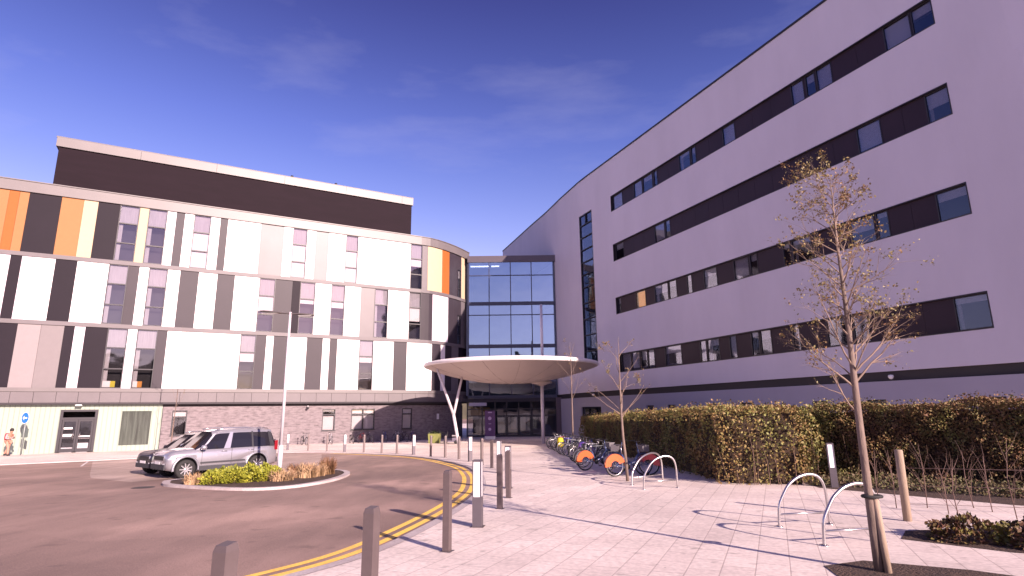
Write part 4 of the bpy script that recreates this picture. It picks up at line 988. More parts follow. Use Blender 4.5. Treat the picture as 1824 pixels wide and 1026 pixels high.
def tree(name, pts, rads, branches, seed, label, cat, leaves, lsize, group=None, depth=2, lspread=.06, kids_=3, stretch=1):
    base = Vector(pts[0]); r = empty(name, base, label, cat, group); rg = random.Random(seed)
    P = [Vector(p)-base for p in pts]
    m = MB(); m.tube(P, rads, 12); m.build('trunk', bark, r)
    m = MB(); tips = []
    for t, az, el, L, rad in branches:
        f = t*(len(P)-1); i = min(int(f), len(P)-2); p = P[i].lerp(P[i+1], f-i)
        d = Vector((cos(az)*cos(el), sin(az)*cos(el)*stretch, sin(el))).normalized(); grow(rg, m, tips, p, d, L, rad, depth, kids_=kids_)
    m.build('branches', twig, r)
    if leaves:
        lp_ = []
        while len(lp_) < leaves:
            q = rg.choice(tips)
            for _ in range(rg.choice((1, 3, 6))): lp_.append((q.x+rg.gauss(0, lspread*.55), q.y+rg.gauss(0, lspread*.55), q.z+rg.gauss(0, lspread*.6)))
        leafcloud('leaves', lp_, lsize, leaf_m, r, seed)
    return r
TY = ground(1567, 1018).y
tA = [ground(1567, 1018)]+[atY(x, y, TY) for x, y in ((1557, 950), (1546, 870), (1533, 770), (1521, 670), (1513, 600), (1503, 520), (1492, 440), (1484, 370), (1479, 318))]
tA[0].z -= .05
BR = []
rg0 = random.Random(21)
for k in range(44):
    t = .50+.48*(k/43)**.9; az = k*2.4+rg0.uniform(-.4, .4); L = .92*(1-(t-.45)/.62*.58)*rg0.uniform(.55, 1.1); BR.append((t, az, rg0.uniform(.45, .95), L*1.0, .017*(1.1-t)+.004))
# the long low limbs that reach out left and right
BR += [(.42, R(170), .72, .85, .016), (.37, R(185), .8, .75, .013), (.43, R(8), .72, .9, .016), (.45, R(-10), .85, .9, .015), (.47, R(200), 1.0, 1.1, .014), (.46, R(30), .95, 1.1, .014), (.44, R(100), .8, .9, .012), (.45, R(-90), .8, .8, .012)]
tree('young_tree', tA, [.062, .056, .05, .045, .04, .033, .026, .018, .011, .004], BR, 4, 'young leafing tree with sparse yellow-brown leaves, nearest and tallest on the right', 'tree', 4200, .018, depth=2, lspread=.045, kids_=3)
strap = MB(); c = atY(1549, 884, TY); 
strap.tube([(c.x+.075*cos(a)*1.5+.03, c.y+.075*sin(a), c.z) for a in np.linspace(0, 2*pi, 16, endpoint=False)], .022, 6, closed=True)
s_o = strap.build('tree_tie', rubber, None); s_o.data.transform(Matrix.Translation(-c)); s_o.location = c; tag(s_o, 'black rubber tie binding the near tree to its timber stake', 'tree tie')
wood = mat('timber_stake', (.32, .24, .18), .85, noise=.3, nscale=6, bump=.4, bscale=25, stretch=(1, 1, .2))
def stake(a, b, r, name, label, cat):
    a = Vector(a); b = Vector(b); m = MB(); m.tube([Vector((0, 0, 0)), (b-a)*.985, b-a], [r, r*.97, r*.8], 14); o = m.build(name, wood); o.location = a; return tag(o, label, cat)
sb_ = atY(1586, 1040, TY-.1); sb_.z = gz(TY)-.05
stake(sb_, atY(1559, 889, TY-.03), .04, 'timber_stake', 'round timber stake strapped beside the near tree trunk', 'stake')
fp = ground(1617, 928); ft = atY(1600, 801, fp.y); fp.z -= .05
stake(fp, ft, .07, 'fence_post', 'thick leaning round timber post at the start of the wire fence', 'fence post')
# wire fence running right from the post
we = Vector((fp.x+6.5, fp.y-1.6, 0)); wf = empty('wire_fence', (fp.x+3, fp.y-.8, gz(fp.y-.8)), 'thin wire strands strung from the leaning post towards the right', 'fence')
for hh in (.30, .62, .93):
    m = MB(); m.tube([(fp.x-.03, fp.y, gz(fp.y)+hh), ((fp.x+we.x)/2, (fp.y+we.y)/2, gz(fp.y)+hh-.04), (we.x, we.y, gz(we.y)+hh)], .004, 5)
    m.build('wire', mat('wire_rust', (.30, .2, .17), .5, metal=.5), wf, wf.location)
# sapling trees further along
TBy = ground(1118, 857).y
tB = [ground(1118, 857)]+[atY(x, y, TBy) for x, y in ((1115, 820), (1110, 780), (1107, 740), (1105, 700), (1103, 650), (1101, 600))]
BB = [(.48+.05*k, k*2.4, .85+.02*k, 1.5-.09*k, .013) for k in range(9)]+[(.5, pi, .7, 1.3, .015), (.5, 0, .7, 1.35, .015), (.52, R(60), .8, 1.3, .013)]
tree('young_tree', tB, [.05, .045, .04, .034, .026, .016, .006], BB, 8, 'slim bare young tree standing among the parked hire bicycles', 'tree', 420, .025, depth=2, kids_=2)
TCy = 38.0
tC = [Vector((atY(1021, 790, TCy).x, TCy, gz(TCy)))]+[atY(x, y, TCy) for x, y in ((1020, 760), (1019, 720), (1018, 690), (1017, 650), (1015, 610))]
BC = [(.45+.055*k, k*2.4, .95, 1.9-.12*k, .014) for k in range(9)]
tree('young_tree', tC, [.06, .055, .045, .035, .02, .008], BC, 12, 'thin pale bare young tree farthest back by the bicycles under the canopy edge', 'tree', 200, .03, depth=2, kids_=2)
TDy = 41.5
tD = [Vector((atY(304, 800, TDy).x, TDy, gz(TDy)))]+[atY(x, y, TDy) for x, y in ((307, 770), (311, 740), (315, 712), (319, 670), (323, 620), (326, 580))]
BD = [(.42+.055*k, k*2.4, 1.0, 1.7-.1*k, .008) for k in range(9)]
tree('young_tree', tD, [.045, .04, .03, .025, .018, .012, .005], BD, 15, 'very thin bare sapling in front of the brick wall behind the dark car', 'tree', 160, .03, depth=1, kids_=2)

# ------------------------------------------------------------------ hedges
hedge_leaf = mat('hedge_leaf', (.08, .07, .03), .65, island=1, nscale=.9, island_hue=[(.07, .035, .015), (.20, .11, .04), (.22, .16, .05), (.16, .165, .04), (.22, .21, .055)])
hedge_red = mat('hedge_leaf_brown', (.08, .04, .03), .7, island=1, nscale=1.1, island_hue=[(.06, .03, .015), (.16, .075, .035), (.18, .11, .04), (.15, .14, .04), (.21, .20, .05)])
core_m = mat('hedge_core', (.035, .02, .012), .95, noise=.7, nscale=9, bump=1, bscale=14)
stem_m = mat('hedge_stem', (.16, .10, .07), .85)
def hedge(name, quad, h, n, size, label, mtl, seed, stems=0, wob=.12, hvar=.08):
    """quad: 4 plan corners anticlockwise; leaves fill the outer 25 cm of the clipped block"""
    Q = [Vector(q) for q in quad]; c = sum(Q, Vector((0, 0)))/4; root = empty(name, (c.x, c.y, gz(c.y)), label, 'hedge'); og = root.location
    m = MB(); e1 = (Q[1]-Q[0]).normalized(); e2 = (Q[3]-Q[0]).normalized(); IN = .34
    I = [Q[0]+e1*IN+e2*IN, Q[1]-e1*IN+e2*IN, Q[2]-e1*IN-e2*IN, Q[3]+e1*IN-e2*IN]
    sub = 14
    def edgept(a, b, t): return a.lerp(b, t)
    # core block following the fall of the ground
    L = [edgept(I[0], I[1], k/sub) for k in range(sub+1)]; Rr_ = [edgept(I[3], I[2], k/sub) for k in range(sub+1)]
    for k in range(sub):
        a, b, c_, d = L[k], L[k+1], Rr_[k+1], Rr_[k]
        hz = lambda p: gz(p.y)+h-.2
        m.face([(a.x, a.y, hz(a)), (b.x, b.y, hz(b)), (c_.x, c_.y, hz(c_)), (d.x, d.y, hz(d))])
        m.face([(a.x, a.y, gz(a.y)-.05), (b.x, b.y, gz(b.y)-.05), (b.x, b.y, hz(b)), (a.x, a.y, hz(a))]); m.face([(d.x, d.y, hz(d)), (c_.x, c_.y, hz(c_)), (c_.x, c_.y, gz(c_.y)-.05), (d.x, d.y, gz(d.y)-.05)])
    for a, d in ((L[0], Rr_[0]), (L[-1], Rr_[-1])): m.face([(a.x, a.y, gz(a.y)-.05), (a.x, a.y, gz(a.y)+h-.2), (d.x, d.y, gz(d.y)+h-.2), (d.x, d.y, gz(d.y)-.05)])
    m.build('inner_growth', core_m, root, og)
    rg = np.random.default_rng(seed); pts = []
    per = [(Q[i], Q[(i+1) % 4]) for i in range(4)]; ln = [(b-a).length for a, b in per]; areas = [l*h for l in ln]+[ln[0]*ln[1]]; tot = sum(areas)
    def bump(u, v, s): return wob*(sin(u*2.1+s)*sin(v*2.7+s*2)+.6*sin(u*5.3+s*3)*sin(v*4.1+s)+.4*sin(u*11+s)*sin(v*9))
    for i, (a, b) in enumerate(per):
        k = int(n*areas[i]/tot); t = rg.random(k); z = rg.random(k)**.85*h; nn = Vector((b-a).normalized()); nrm = Vector((nn.y, -nn.x)); dep = rg.exponential(.055, k)
        for tt, zz, dd in zip(t, z, dep):
            p = a.lerp(b, tt); u = tt*ln[i]; off = bump(u, zz, i+1)-dd+.03; p = p+nrm*off; zt = zz*(1+0*hvar)
            pts.append((p.x, p.y, gz(p.y)+zt))
    k = int(n*areas[4]/tot); s = rg.random(k); t = rg.random(k); dd = rg.exponential(.06, k)
    for a_, b_, d_ in zip(s, t, dd):
        p = Q[0].lerp(Q[1], a_).lerp(Q[3].lerp(Q[2], a_), b_); hh = h+hvar*(sin(a_*ln[0]*1.7)+sin(a_*ln[0]*4.3+b_*5))*.6-d_+(.22*rg.random() if rg.random() < .09 else 0)
        pts.append((p.x, p.y, gz(p.y)+hh))
    leafcloud('foliage', pts, size, mtl, root, seed, origin=og)
    if stems:
        m = MB(); rr = random.Random(seed)
        for _ in range(stems):
            i = rr.choice([0, 1, 3] if ln[1] > 1 else [0, 3]); a, b = per[i]; p = a.lerp(b, rr.random()); nn = (b-a).normalized(); nrm = Vector((nn.y, -nn.x)); p = p+nrm*rr.uniform(-.02, .1); hh = rr.uniform(.5, 1.7)
            q = p+Vector((rr.gauss(0, .12), rr.gauss(0, .12))); m.tube([(p.x, p.y, gz(p.y)), ((p.x+q.x)/2+rr.gauss(0, .03), (p.y+q.y)/2, gz(p.y)+hh*.5), (q.x, q.y, gz(p.y)+hh)], [.009, .007, .003], 4, cap=False)
        m.build('stems', stem_m, root, og)
    return root
hedge('hedge', [(6.15, 17.5), (8.6, 16.75), (8.9, 47), (5.35, 47)], 2.2, 80000, .042, 'long clipped hedge running back beside the bicycles with a sunlit brown-green end', hedge_leaf, 3, stems=45)
hedge('hedge', [(10.15, 19.8), (17.8, 11.6), (19.0, 12.9), (11.2, 21.2)], 2.22, 80000, .036, 'loose reddish-brown hedge at the far right behind the wire fence', hedge_red, 9, stems=90, wob=.16, hvar=.14)
hedge('hedge', [(8.9, 20.6), (10.3, 19.6), (11.3, 21.2), (9.2, 23)], 2.12, 12000, .05, 'dark hedge section in the gap behind the light bollard', hedge_leaf, 14, stems=20)
# low growth
gc = mat('ground_cover', (.07, .07, .02), .7, island=1, nscale=2, island_hue=[(.06, .03, .02), (.10, .06, .03), (.09, .09, .03), (.14, .13, .05)])
pts = []
rg = random.Random(2)
for _ in range(9000):
    t = rg.random(); a = Vector((8.6, 16.9)).lerp(Vector((14.6, 10.2)), t); b = Vector((10.3, 19.4)).lerp(Vector((17.6, 11.5)), t); p = a.lerp(b, rg.random()); pts.append((p.x, p.y, gz(p.y)+abs(rg.gauss(0, .11))))
o = leafcloud('ground_cover', pts, .04, gc, None, 3); o['kind'] = 'stuff'
# bare saplings before the hedge
sapm = mat('sapling_bark', (.14, .085, .07), .85)
SAP = [(1597, 905, 'thin bare sapling just left of the leaning timber post'), (1565, 893, 'spindly sapling behind the near tree trunk'), (1652, 905, 'thin bare sapling just right of the leaning timber post'), (1690, 915, 'second spindly sapling right of the leaning post'), (1735, 905, 'twiggy forked sapling in front of the reddish hedge'), (1768, 912, 'bare sapling next but one from the right frame edge'), (1812, 925, 'bare sapling at the right frame edge before the hedge'), (1711, 935, 'low twiggy sapling at the planting bed edge')]
for i, (px, py, lab) in enumerate(SAP):
    g0 = ground(px, py); r = empty('sapling', g0, lab, 'sapling', 'bare saplings before the hedge'); m = MB(); tips = []; rgx = random.Random(40+i)
    H0 = rgx.uniform(.9, 1.5); m.tube([(0, 0, -.03), (rgx.gauss(0, .04), 0, H0*.5), (rgx.gauss(0, .1), 0, H0)], [.010, .008, .003], 6); m.build('stem', sapm, r)
    m = MB()
    for k in range(7): grow(rgx, m, tips, Vector((0, 0, H0*(.2+.1*k))), Vector((rgx.gauss(0, .5), rgx.gauss(0, .5), 1)).normalized(), .5, .005, 1, kids_=1)
    m.build('twigs', sapm, r)
# planting bed shrubs at the right
shr = mat('shrub_leaf', (.1, .1, .02), .6, island=1, nscale=3, island_hue=[(.05, .02, .015), (.10, .04, .02), (.12, .10, .02), (.16, .16, .03)])
def shrub(name, x, y, rx, ry, h, n, size, mtl, label, seed, cat='shrub', grass=False, group=None):
    r = empty(name, (x, y, gz(y)), label, cat, group); rg = np.random.default_rng(seed)
    if grass:
        m = MB(); rr = random.Random(seed)
        for _ in range(n):
            a = rr.uniform(0, 2*pi); q = rr.random()**.5*.75; bx, by = rx*q*cos(a), ry*q*sin(a); lean = rr.uniform(.5, 1.25); a += rr.uniform(-.5, .5); hh = h*rr.uniform(.35, 1.05)*(1.25-.45*lean)
            tx, ty = rx*lean*cos(a)*.95, ry*lean*sin(a)*.95; w = .006*size; n1 = Vector((-sin(a+1), cos(a+1), 0))*w
            p0 = Vector((bx, by, 0)); p1 = Vector(((bx*1.6+tx*.4)/2, (by*1.6+ty*.4)/2, hh*.65)); p2 = Vector((tx, ty, hh))
            m.face([p0-n1, p0+n1, p1+n1, p1-n1]); m.face([p1-n1, p1+n1, p2+n1*.2, p2-n1*.2])
        m.build('blades', mtl, r)
    else:
        d = rg.normal(size=(n, 3)); d /= np.linalg.norm(d, axis=1)[:, None]; d[:, 2] = np.abs(d[:, 2]); rad = rg.uniform(.55, 1.0, n)**.5
        wv = 1+.14*np.sin(d[:, 0]*7+seed)*np.sin(d[:, 1]*6)+.1*np.sin(d[:, 2]*9+d[:, 0]*5)
        P = d*(rad*wv)[:, None]*[rx, ry, h]; leafcloud('foliage', P, size, mtl, r, seed)
        m = MB(); rr = random.Random(seed)
        for _ in range(8): a = rr.uniform(0, 6.3); m.tube([(0, 0, -.02), (rx*.5*cos(a), ry*.5*sin(a), h*.7)], [.012, .004], 5, cap=False)
        m.build('stems', stem_m, r)
    return r
for i, (x, y, rx, h, lab) in enumerate([(7.0, 9.4, .6, .34, 'low dark shrub at the left tip of the planting bed'), (7.7, 8.7, .6, .36, 'low yellow-green shrub in the middle of the planting bed'), (8.5, 8.3, .65, .42, 'low yellowish shrub at the right frame edge'), (8.3, 9.5, .6, .3, 'low shrub farther back in the planting bed'), (9.4, 9.2, .7, .4, 'low shrub at the rear right of the planting bed')]):
    shrub('shrub', x, y, rx, rx*.8, h, 1500, .035, shr, lab, 50+i, group='low shrubs in the right-hand bed')
# island planting
isg = mat('island_green', (.2, .22, .02), .6, island=1, nscale=3, island_hue=[(.08, .10, .01), (.20, .22, .02), (.30, .30, .03), (.38, .36, .05)])
straw = mat('straw_grass', (.5, .36, .2), .8, island=1, nscale=4, island_hue=[(.28, .15, .08), (.42, .28, .16), (.52, .38, .22)])
brn = mat('brown_sedge', (.2, .1, .05), .8, island=1, nscale=4, island_hue=[(.12, .05, .025), (.2, .1, .05), (.3, .2, .1)])
def island_at(px, Y): p = atY(px, 850, Y); return p.x, Y
for i, (px, Y, rx, ry, h, lab) in enumerate([(383, 19.6, .55, .5, .42, 'low lime-green shrub at the left of the traffic island'), (416, 19.8, .55, .5, .5, 'lime-green shrub left of centre on the traffic island'), (446, 20.2, .6, .5, .55, 'tallest lime-green shrub in the middle of the traffic island'), (475, 20.6, .55, .5, .52, 'lime-green shrub beside the lamp post foot'), (400, 20.4, .5, .4, .42, 'low lime-green shrub at the back of the island left group')]):
    x, y = island_at(px, Y); shrub('shrub', x, y, rx, ry, h, 1500, .045, isg, lab, 70+i, group='lime-green shrubs on the traffic island')
for i, (px, Y, rx, h, n, mm, lab) in enumerate([(343, 19.3, .3, .42, 260, straw, 'small pale straw grass tuft at the left end of the island'), (368, 19.6, .2, .3, 140, straw, 'smallest straw tuft beside the lime-green shrubs'), (503, 20.3, .5, .42, 420, straw, 'yellowish grass clump right of the lamp post'), (530, 21.4, .42, .55, 420, brn, 'dark brown grass clump on the island'), (548, 21.3, .4, .58, 420, straw, 'tall straw-coloured grass clump right of the brown one'), (565, 21.8, .35, .5, 300, straw, 'pale grass clump at the right of the straw one'), (583, 22.6, .35, .68, 420, brn, 'rightmost tall brown-green grass clump on the island')]):
    x, y = island_at(px, Y); shrub('ornamental_grass', x, y, rx, rx, h, n, 2.2, mm, lab, 90+i, 'grass clump', True, 'grass clumps on the traffic island')
shrub('shrub', -22.4, 37.9, 1.1, .5, .3, 700, .06, brn, 'low brown planting at the foot of the glass wall left of the cars', 120)

# ------------------------------------------------------------------ cars
def loft(m, secs, mi=0, cap=True, smooth=True):
    n = len(secs[0]); base = len(m.v)
    for s in secs: m.v += [tuple(p) for p in s]
    for i in range(len(secs)-1):
        for k in range(n-1): m.f.append([base+i*n+k, base+i*n+k+1, base+(i+1)*n+k+1, base+(i+1)*n+k]); m.m.append(mi); m.sm.append(smooth); m.uv.append([(0, 0)]*4)
        m.f.append([base+i*n+n-1, base+i*n, base+(i+1)*n, base+(i+1)*n+n-1]); m.m.append(mi); m.sm.append(smooth); m.uv.append([(0, 0)]*4)
    if cap:
        m.f.append([base+k for k in range(n)][::-1]); m.m.append(mi); m.sm.append(False); m.uv.append([(0, 0)]*n)
        m.f.append([base+(len(secs)-1)*n+k for k in range(n)]); m.m.append(mi); m.sm.append(False); m.uv.append([(0, 0)]*n)
def make_car(paint, label, loc, rz, estate=True):
    """x forward, y to the left, wheels on z = 0"""
    r = empty('parked_car', loc, label, 'car', rz=rz)
    ck = mat('car_cladding', (.035, .035, .042), .6); WB = 1.29; wr = .335; HW = .895
    # lower body: stations (x, bottom, belt z, half width)
    S = [(-2.12, .40, .92, .74), (-2.06, .30, 1.0, .82), (-1.7, .26, 1.03, .885), (-1.0, .25, 1.03, .895), (0, .25, 1.01, .895), (.8, .25, 1.0, .895), (.95, .25, 1.0, .89), (1.3, .26, .965, .885), (1.7, .28, .93, .87), (1.98, .32, .86, .82), (2.09, .38, .74, .74), (2.12, .44, .62, .70)]
    secs = []
    for x, zb, zt, w in S:
        tw = w*.80 if x > .7 else w*.9; tz = zt+(.045 if x > .7 else .01)
        half = [(w*.88, zb), (w*.98, zb+.10), (w, zb+(zt-zb)*.45), (w*.995, zb+(zt-zb)*.78), (w*.955, zt-.02), (tw, tz-.008)]
        if x > .7: half.append((tw*.5, tz+.02))
        else: half.append((tw*.5, tz))
        ring = [(x, y, z) for y, z in half]+[(x, -y, z) for y, z in half[::-1]]
        secs.append(ring)
    m = MB(); loft(m, secs); body = m.build('body', [paint, ck], r)
    # wheel arches cut out of the body
    cut = MB()
    for x in (-WB, WB):
        for sy in (-1, 1):
            c = [(x+.40*cos(2*pi*k/28), wr+.02+.40*sin(2*pi*k/28)) for k in range(28)]
            y0, y1 = sorted((sy*.62, sy*1.1)); b0 = len(cut.v)
            cut.v += [(q[0], y0, q[1]) for q in c]+[(q[0], y1, q[1]) for q in c]
            cut.f.append([b0+k for k in range(28)]); cut.f.append([b0+28+k for k in range(28)][::-1])
            for k in range(28): cut.f.append([b0+(k+1) % 28, b0+k, b0+28+k, b0+28+(k+1) % 28])
    cm = bpy.data.meshes.new('cutter'); cm.from_pydata(cut.v, [], cut.f); cm.materials.append(ck); co = bpy.data.objects.new('cutter', cm); COL.objects.link(co)
    bm = bmesh.new(); bm.from_mesh(body.data); bmesh.ops.recalc_face_normals(bm, faces=bm.faces[:]); bm.to_mesh(body.data); bm.free()
    bm = bmesh.new(); bm.from_mesh(cm); bmesh.ops.recalc_face_normals(bm, faces=bm.faces[:]); bm.to_mesh(cm); bm.free()
    md = body.modifiers.new('arches', 'BOOLEAN'); md.object = co; md.operation = 'DIFFERENCE'; md.solver = 'EXACT'; md.material_mode = 'TRANSFER'
    sb = bpy.data.objects.new('tmp', body.data)
    body.parent = None; bpy.context.view_layer.update()
    ev = body.evaluated_get(bpy.context.evaluated_depsgraph_get()); nm = bpy.data.meshes.new_from_object(ev)
    body.modifiers.clear(); body.data = nm; body.parent = r
    bpy.data.objects.remove(sb); bpy.data.objects.remove(co)
    # glasshouse
    G = [(-2.03, 1.0, 1.02, .80, .80), (-1.88, 1.0, 1.60, .84, .66), (-1.6, 1.0, 1.655, .86, .68), (-.6, 1.0, 1.665, .865, .70), (.15, .99, 1.64, .865, .69), (.42, .99, 1.58, .86, .67), (1.02, .985, 1.02, .82, .78)]
    secs = []
    for x, zb, zt, w0, w1 in G:
        half = [(w0, zb), (w0*.6+w1*.4, zb+(zt-zb)*.45), (w1+.02, zb+(zt-zb)*.85), (w1-.05, zt), (w1*.4, zt+.02)]
        secs.append([(x, y, z) for y, z in half]+[(x, -y, z) for y, z in half[::-1]])
    m = MB(); loft(m, secs, smooth=False); m.build('windows', mat('car_glass_dark', (.014, .013, .018), .05, spec=.4), r)
    def side(t, h):  # point on the glasshouse side at station x=t, height fraction h
        for a, b in zip(G, G[1:]):
            if a[0] <= t <= b[0]:
                f = (t-a[0])/(b[0]-a[0]); q = [a[i]+(b[i]-a[i])*f for i in range(5)]; w = q[3]+(q[4]-q[3])*min(1, h*.95)
                return t, w, q[1]+(q[2]-q[1])*h
    m = MB()   # roof skin and pillars in body colour
    rs = []
    for x, zb, zt, w0, w1 in G[1:6]:
        half = [(w1+.028, zb+(zt-zb)*.84), (w1-.04, zt+.014), (w1*.4, zt+.034)]; rs.append([(x, y, z) for y, z in half]+[(x, -y, z) for y, z in half[::-1]])
    n = 6
    b0 = len(m.v)
    for s in rs: m.v += s
    for i in range(len(rs)-1):
        for k in range(n-1): m.f.append([b0+i*n+k, b0+i*n+k+1, b0+(i+1)*n+k+1, b0+(i+1)*n+k]); m.m.append(0); m.sm.append(True); m.uv.append([(0, 0)]*4)
    m.build('roof', paint, r)
    for sy in (-1, 1):
        def strip(nm, t0, t1, tt0, tt1, mt, o=.014):
            m = MB(); q = []
            for t, h in ((t0, 0), (t1, 0), (tt1, .9), (tt0, .9)): x, w, z = side(t, h); q.append((x, sy*(w+o), z))
            # mid row keeps the pillar on the curved side
            qa = []
            for t, h in ((t0*.5+tt0*.5, .45), (t1*.5+tt1*.5, .45)): x, w, z = side(t, h); qa.append((x, sy*(w+o+.004), z))
            m.face([q[0], q[1], qa[1], qa[0]]); m.face([qa[0], qa[1], q[2], q[3]]); m.build(nm, mt, r)
        strip('front_pillar', .88, 1.0, .28, .38, paint); strip('middle_pillar', -.22, .02, -.34, -.22, paint); strip('rear_pillar', -1.98, -1.78, -1.84, -1.70, mat('pillar_dark', (.03, .03, .035), .4))
        strip('door_divider', -1.12, -1.05, -1.10, -1.04, mat('pillar_dark', (.03, .03, .035), .4), .01)
        m = MB(); m.tube([(-1.75, sy*.64, 1.675), (-1.5, sy*.64, 1.72), (.0, sy*.66, 1.725), (.25, sy*.66, 1.675)], .018, 8); m.build('roof_rail', chrome, r)
        m = MB(); m.box(-.86, .86, min(sy*.86, sy*.915), max(sy*.86, sy*.915), .26, .42); m.build('sill_trim', ck, r)
        m = MB(); m.box(-.8, .82, min(sy*.9, sy*.912), max(sy*.9, sy*.912), .50, .56); m.build('side_moulding', chrome if False else ck, r)
        for x in (.78, -.28, -1.12):
            m = MB(); m.box(x-.004, x+.004, min(sy*.89, sy*.9005), max(sy*.89, sy*.9005), .45, .99); m.build('door_seam', black_plastic, r)
        for x in (.0, -1.0):
            m = MB(); m.tube([(x-.1, sy*.91, .90), (x+.1, sy*.91, .905)], .014, 6); m.build('door_handle', paint, r)
        m = MB(); m.lathe([(0, .10), (.08, .085), (.11, 0), (.08, -.07), (0, -.08)], 12, (.78, sy*1.0, 1.06)); m.tube([(.78, sy*.84, 1.0), (.78, sy*.95, 1.03)], .02, 6); m.build('wing_mirror', paint, r)
        # flared arch trims
        for x in (-WB, WB):
            m = MB(); A = [R(a) for a in range(-8, 189, 14)]; b0 = len(m.v); nA = len(A)
            for a in A:
                c0, s0 = cos(a), sin(a)
                m.v += [(x+.395*c0, sy*.86, wr+.02+.395*s0), (x+.395*c0, sy*.918, wr+.02+.395*s0), (x+.455*c0, sy*.912, wr+.02+.455*s0), (x+.47*c0, sy*.87, wr+.02+.47*s0)]
            for i in range(nA-1):
                for k in range(3): m.f.append([b0+i*4+k, b0+i*4+k+1, b0+(i+1)*4+k+1, b0+(i+1)*4+k]); m.m.append(0); m.sm.append(True); m.uv.append([(0, 0)]*4)
            m.build('arch_trim', mat('arch_silver', (.30, .30, .34), .4, metal=.5), r)
            # wheel: tyre, rim, spokes
            MX = Matrix.Rotation(R(90), 4, 'X')
            cy = sy*.80
            m = MB(); m.lathe([(.215, -.11), (.30, -.115), (wr, -.08), (wr, .08), (.30, .115), (.215, .11)], 32, (x, cy, wr), M=MX); wh = m.build('wheel', rubber, r)
            m = MB(); m.lathe([(.22, -.10), (.205, -.06), (.19, .0), (.205, .06), (.22, .10)], 28, (x, cy, wr), M=MX)
            yo_ = cy+sy*.095; 
            for k in range(9):
                a = 2*pi*k/9; ca, sa = cos(a), sin(a); w = .022
                q = [(x+.04*ca-w*sa, yo_, wr+.04*sa+w*ca), (x+.215*ca-w*.8*sa, yo_+sy*.008, wr+.215*sa+w*.8*ca), (x+.215*ca+w*.8*sa, yo_+sy*.008, wr+.215*sa-w*.8*ca), (x+.04*ca+w*sa, yo_, wr+.04*sa-w*ca)]
                m.face(q)
            m.lathe([(0, 0), (.055, .0), (.055, .02)], 14, (x, yo_, wr), M=MX); m.build('rim', mat('alloy', (.62, .60, .62), .3, metal=.7), wh)
            m = MB(); m.lathe([(0, .0), (.19, .0)], 20, (x, cy+sy*.02, wr), M=MX); m.build('hub_shadow', black_plastic, wh)
        # lamps
        m = MB(); y0, y1 = sorted((sy*.50, sy*.80)); m.v = [(2.085, sy*.48, .68), (2.02, sy*.80, .68), (1.80, sy*.868, .72), (1.82, sy*.862, .84), (1.99, sy*.76, .85), (2.075, sy*.48, .80)]
        cxm = (1.86, sy*.66, .76); m.v.append(cxm)
        for k in range(6): m.f.append([k, (k+1) % 6, 6]); m.m.append(0); m.sm.append(False); m.uv.append([(0, 0)]*3)
        m.f = [[0, 1, 2, 3, 4, 5]]; m.m = [0]; m.sm = [False]; m.uv = [[(0, 0)]*6]
        m.v = [(v[0]+.03, v[1]*1.012, v[2]) for v in m.v[:6]]
        m.build('headlight', mat('headlight_glass', (.6, .6, .66), .08, spec=.8, coat=1), r)
        m = MB(); m.lathe([(0, 0), (.07, 0), (.075, .02)], 14, (2.135, sy*.58, .50), M=Matrix.Rotation(R(90), 4, 'Y')); m.build('fog_light', mat('headlight_glass', (.6, .6, .66), .08), r)
        m = MB(); y0, y1 = sorted((sy*.72, sy*.845)); m.box(-2.10, -1.98, y0, y1, .84, 1.2); m.build('tail_light', mat('tail_red', (.22, .008, .015), .15, coat=1), r)
    m = MB(); m.box(2.085, 2.135, -.46, .46, .66, .80); m.build('grille', black_plastic, r)
    m = MB(); m.box(2.10, 2.17, -.66, .66, .34, .52); m.build('front_bumper', ck, r)
    m = MB(); m.box(-2.18, -2.05, -.72, .72, .36, .56); m.build('rear_bumper', ck, r)
    m = MB(); m.box(2.165, 2.178, -.26, .26, .52, .62); m.build('number_plate', white_paint, r)
    for ch in kids(r):     # short blunt nose
        if ch.name.split('.')[0] in ('wheel', 'arch_trim'): continue
        for v in ch.data.vertices:
            if v.co.x > 1.62: v.co.x = 1.62+(v.co.x-1.62)*.58
    return r
silver_car = mat('car_silver', (.40, .39, .43), .28, metal=.55, coat=1)
dark_car = mat('car_dark', (.016, .013, .024), .35, spec=.3, coat=.35)
cf = Vector((-12.28, 22.15)); fdir = Vector((-.655, -.756)); lft = Vector((.756, -.655)); CS = 1.04
cc_ = cf - fdir*1.29*CS - lft*.80*CS
make_car(silver_car, 'silver compact SUV parked nose-left behind the traffic island', (cc_.x, cc_.y, gz(cc_.y)+ROADZ+.005), math.atan2(fdir.y, fdir.x)).scale = (CS,)*3
c2 = cc_ - lft*2.25 + fdir*(-.2)
o = make_car(dark_car, 'dark car mostly hidden on the far side of the silver one', (c2.x, c2.y, gz(c2.y)+ROADZ+.005), math.atan2(fdir.y, fdir.x)+R(3)); o.scale = (CS*1.02, CS, CS*.92)

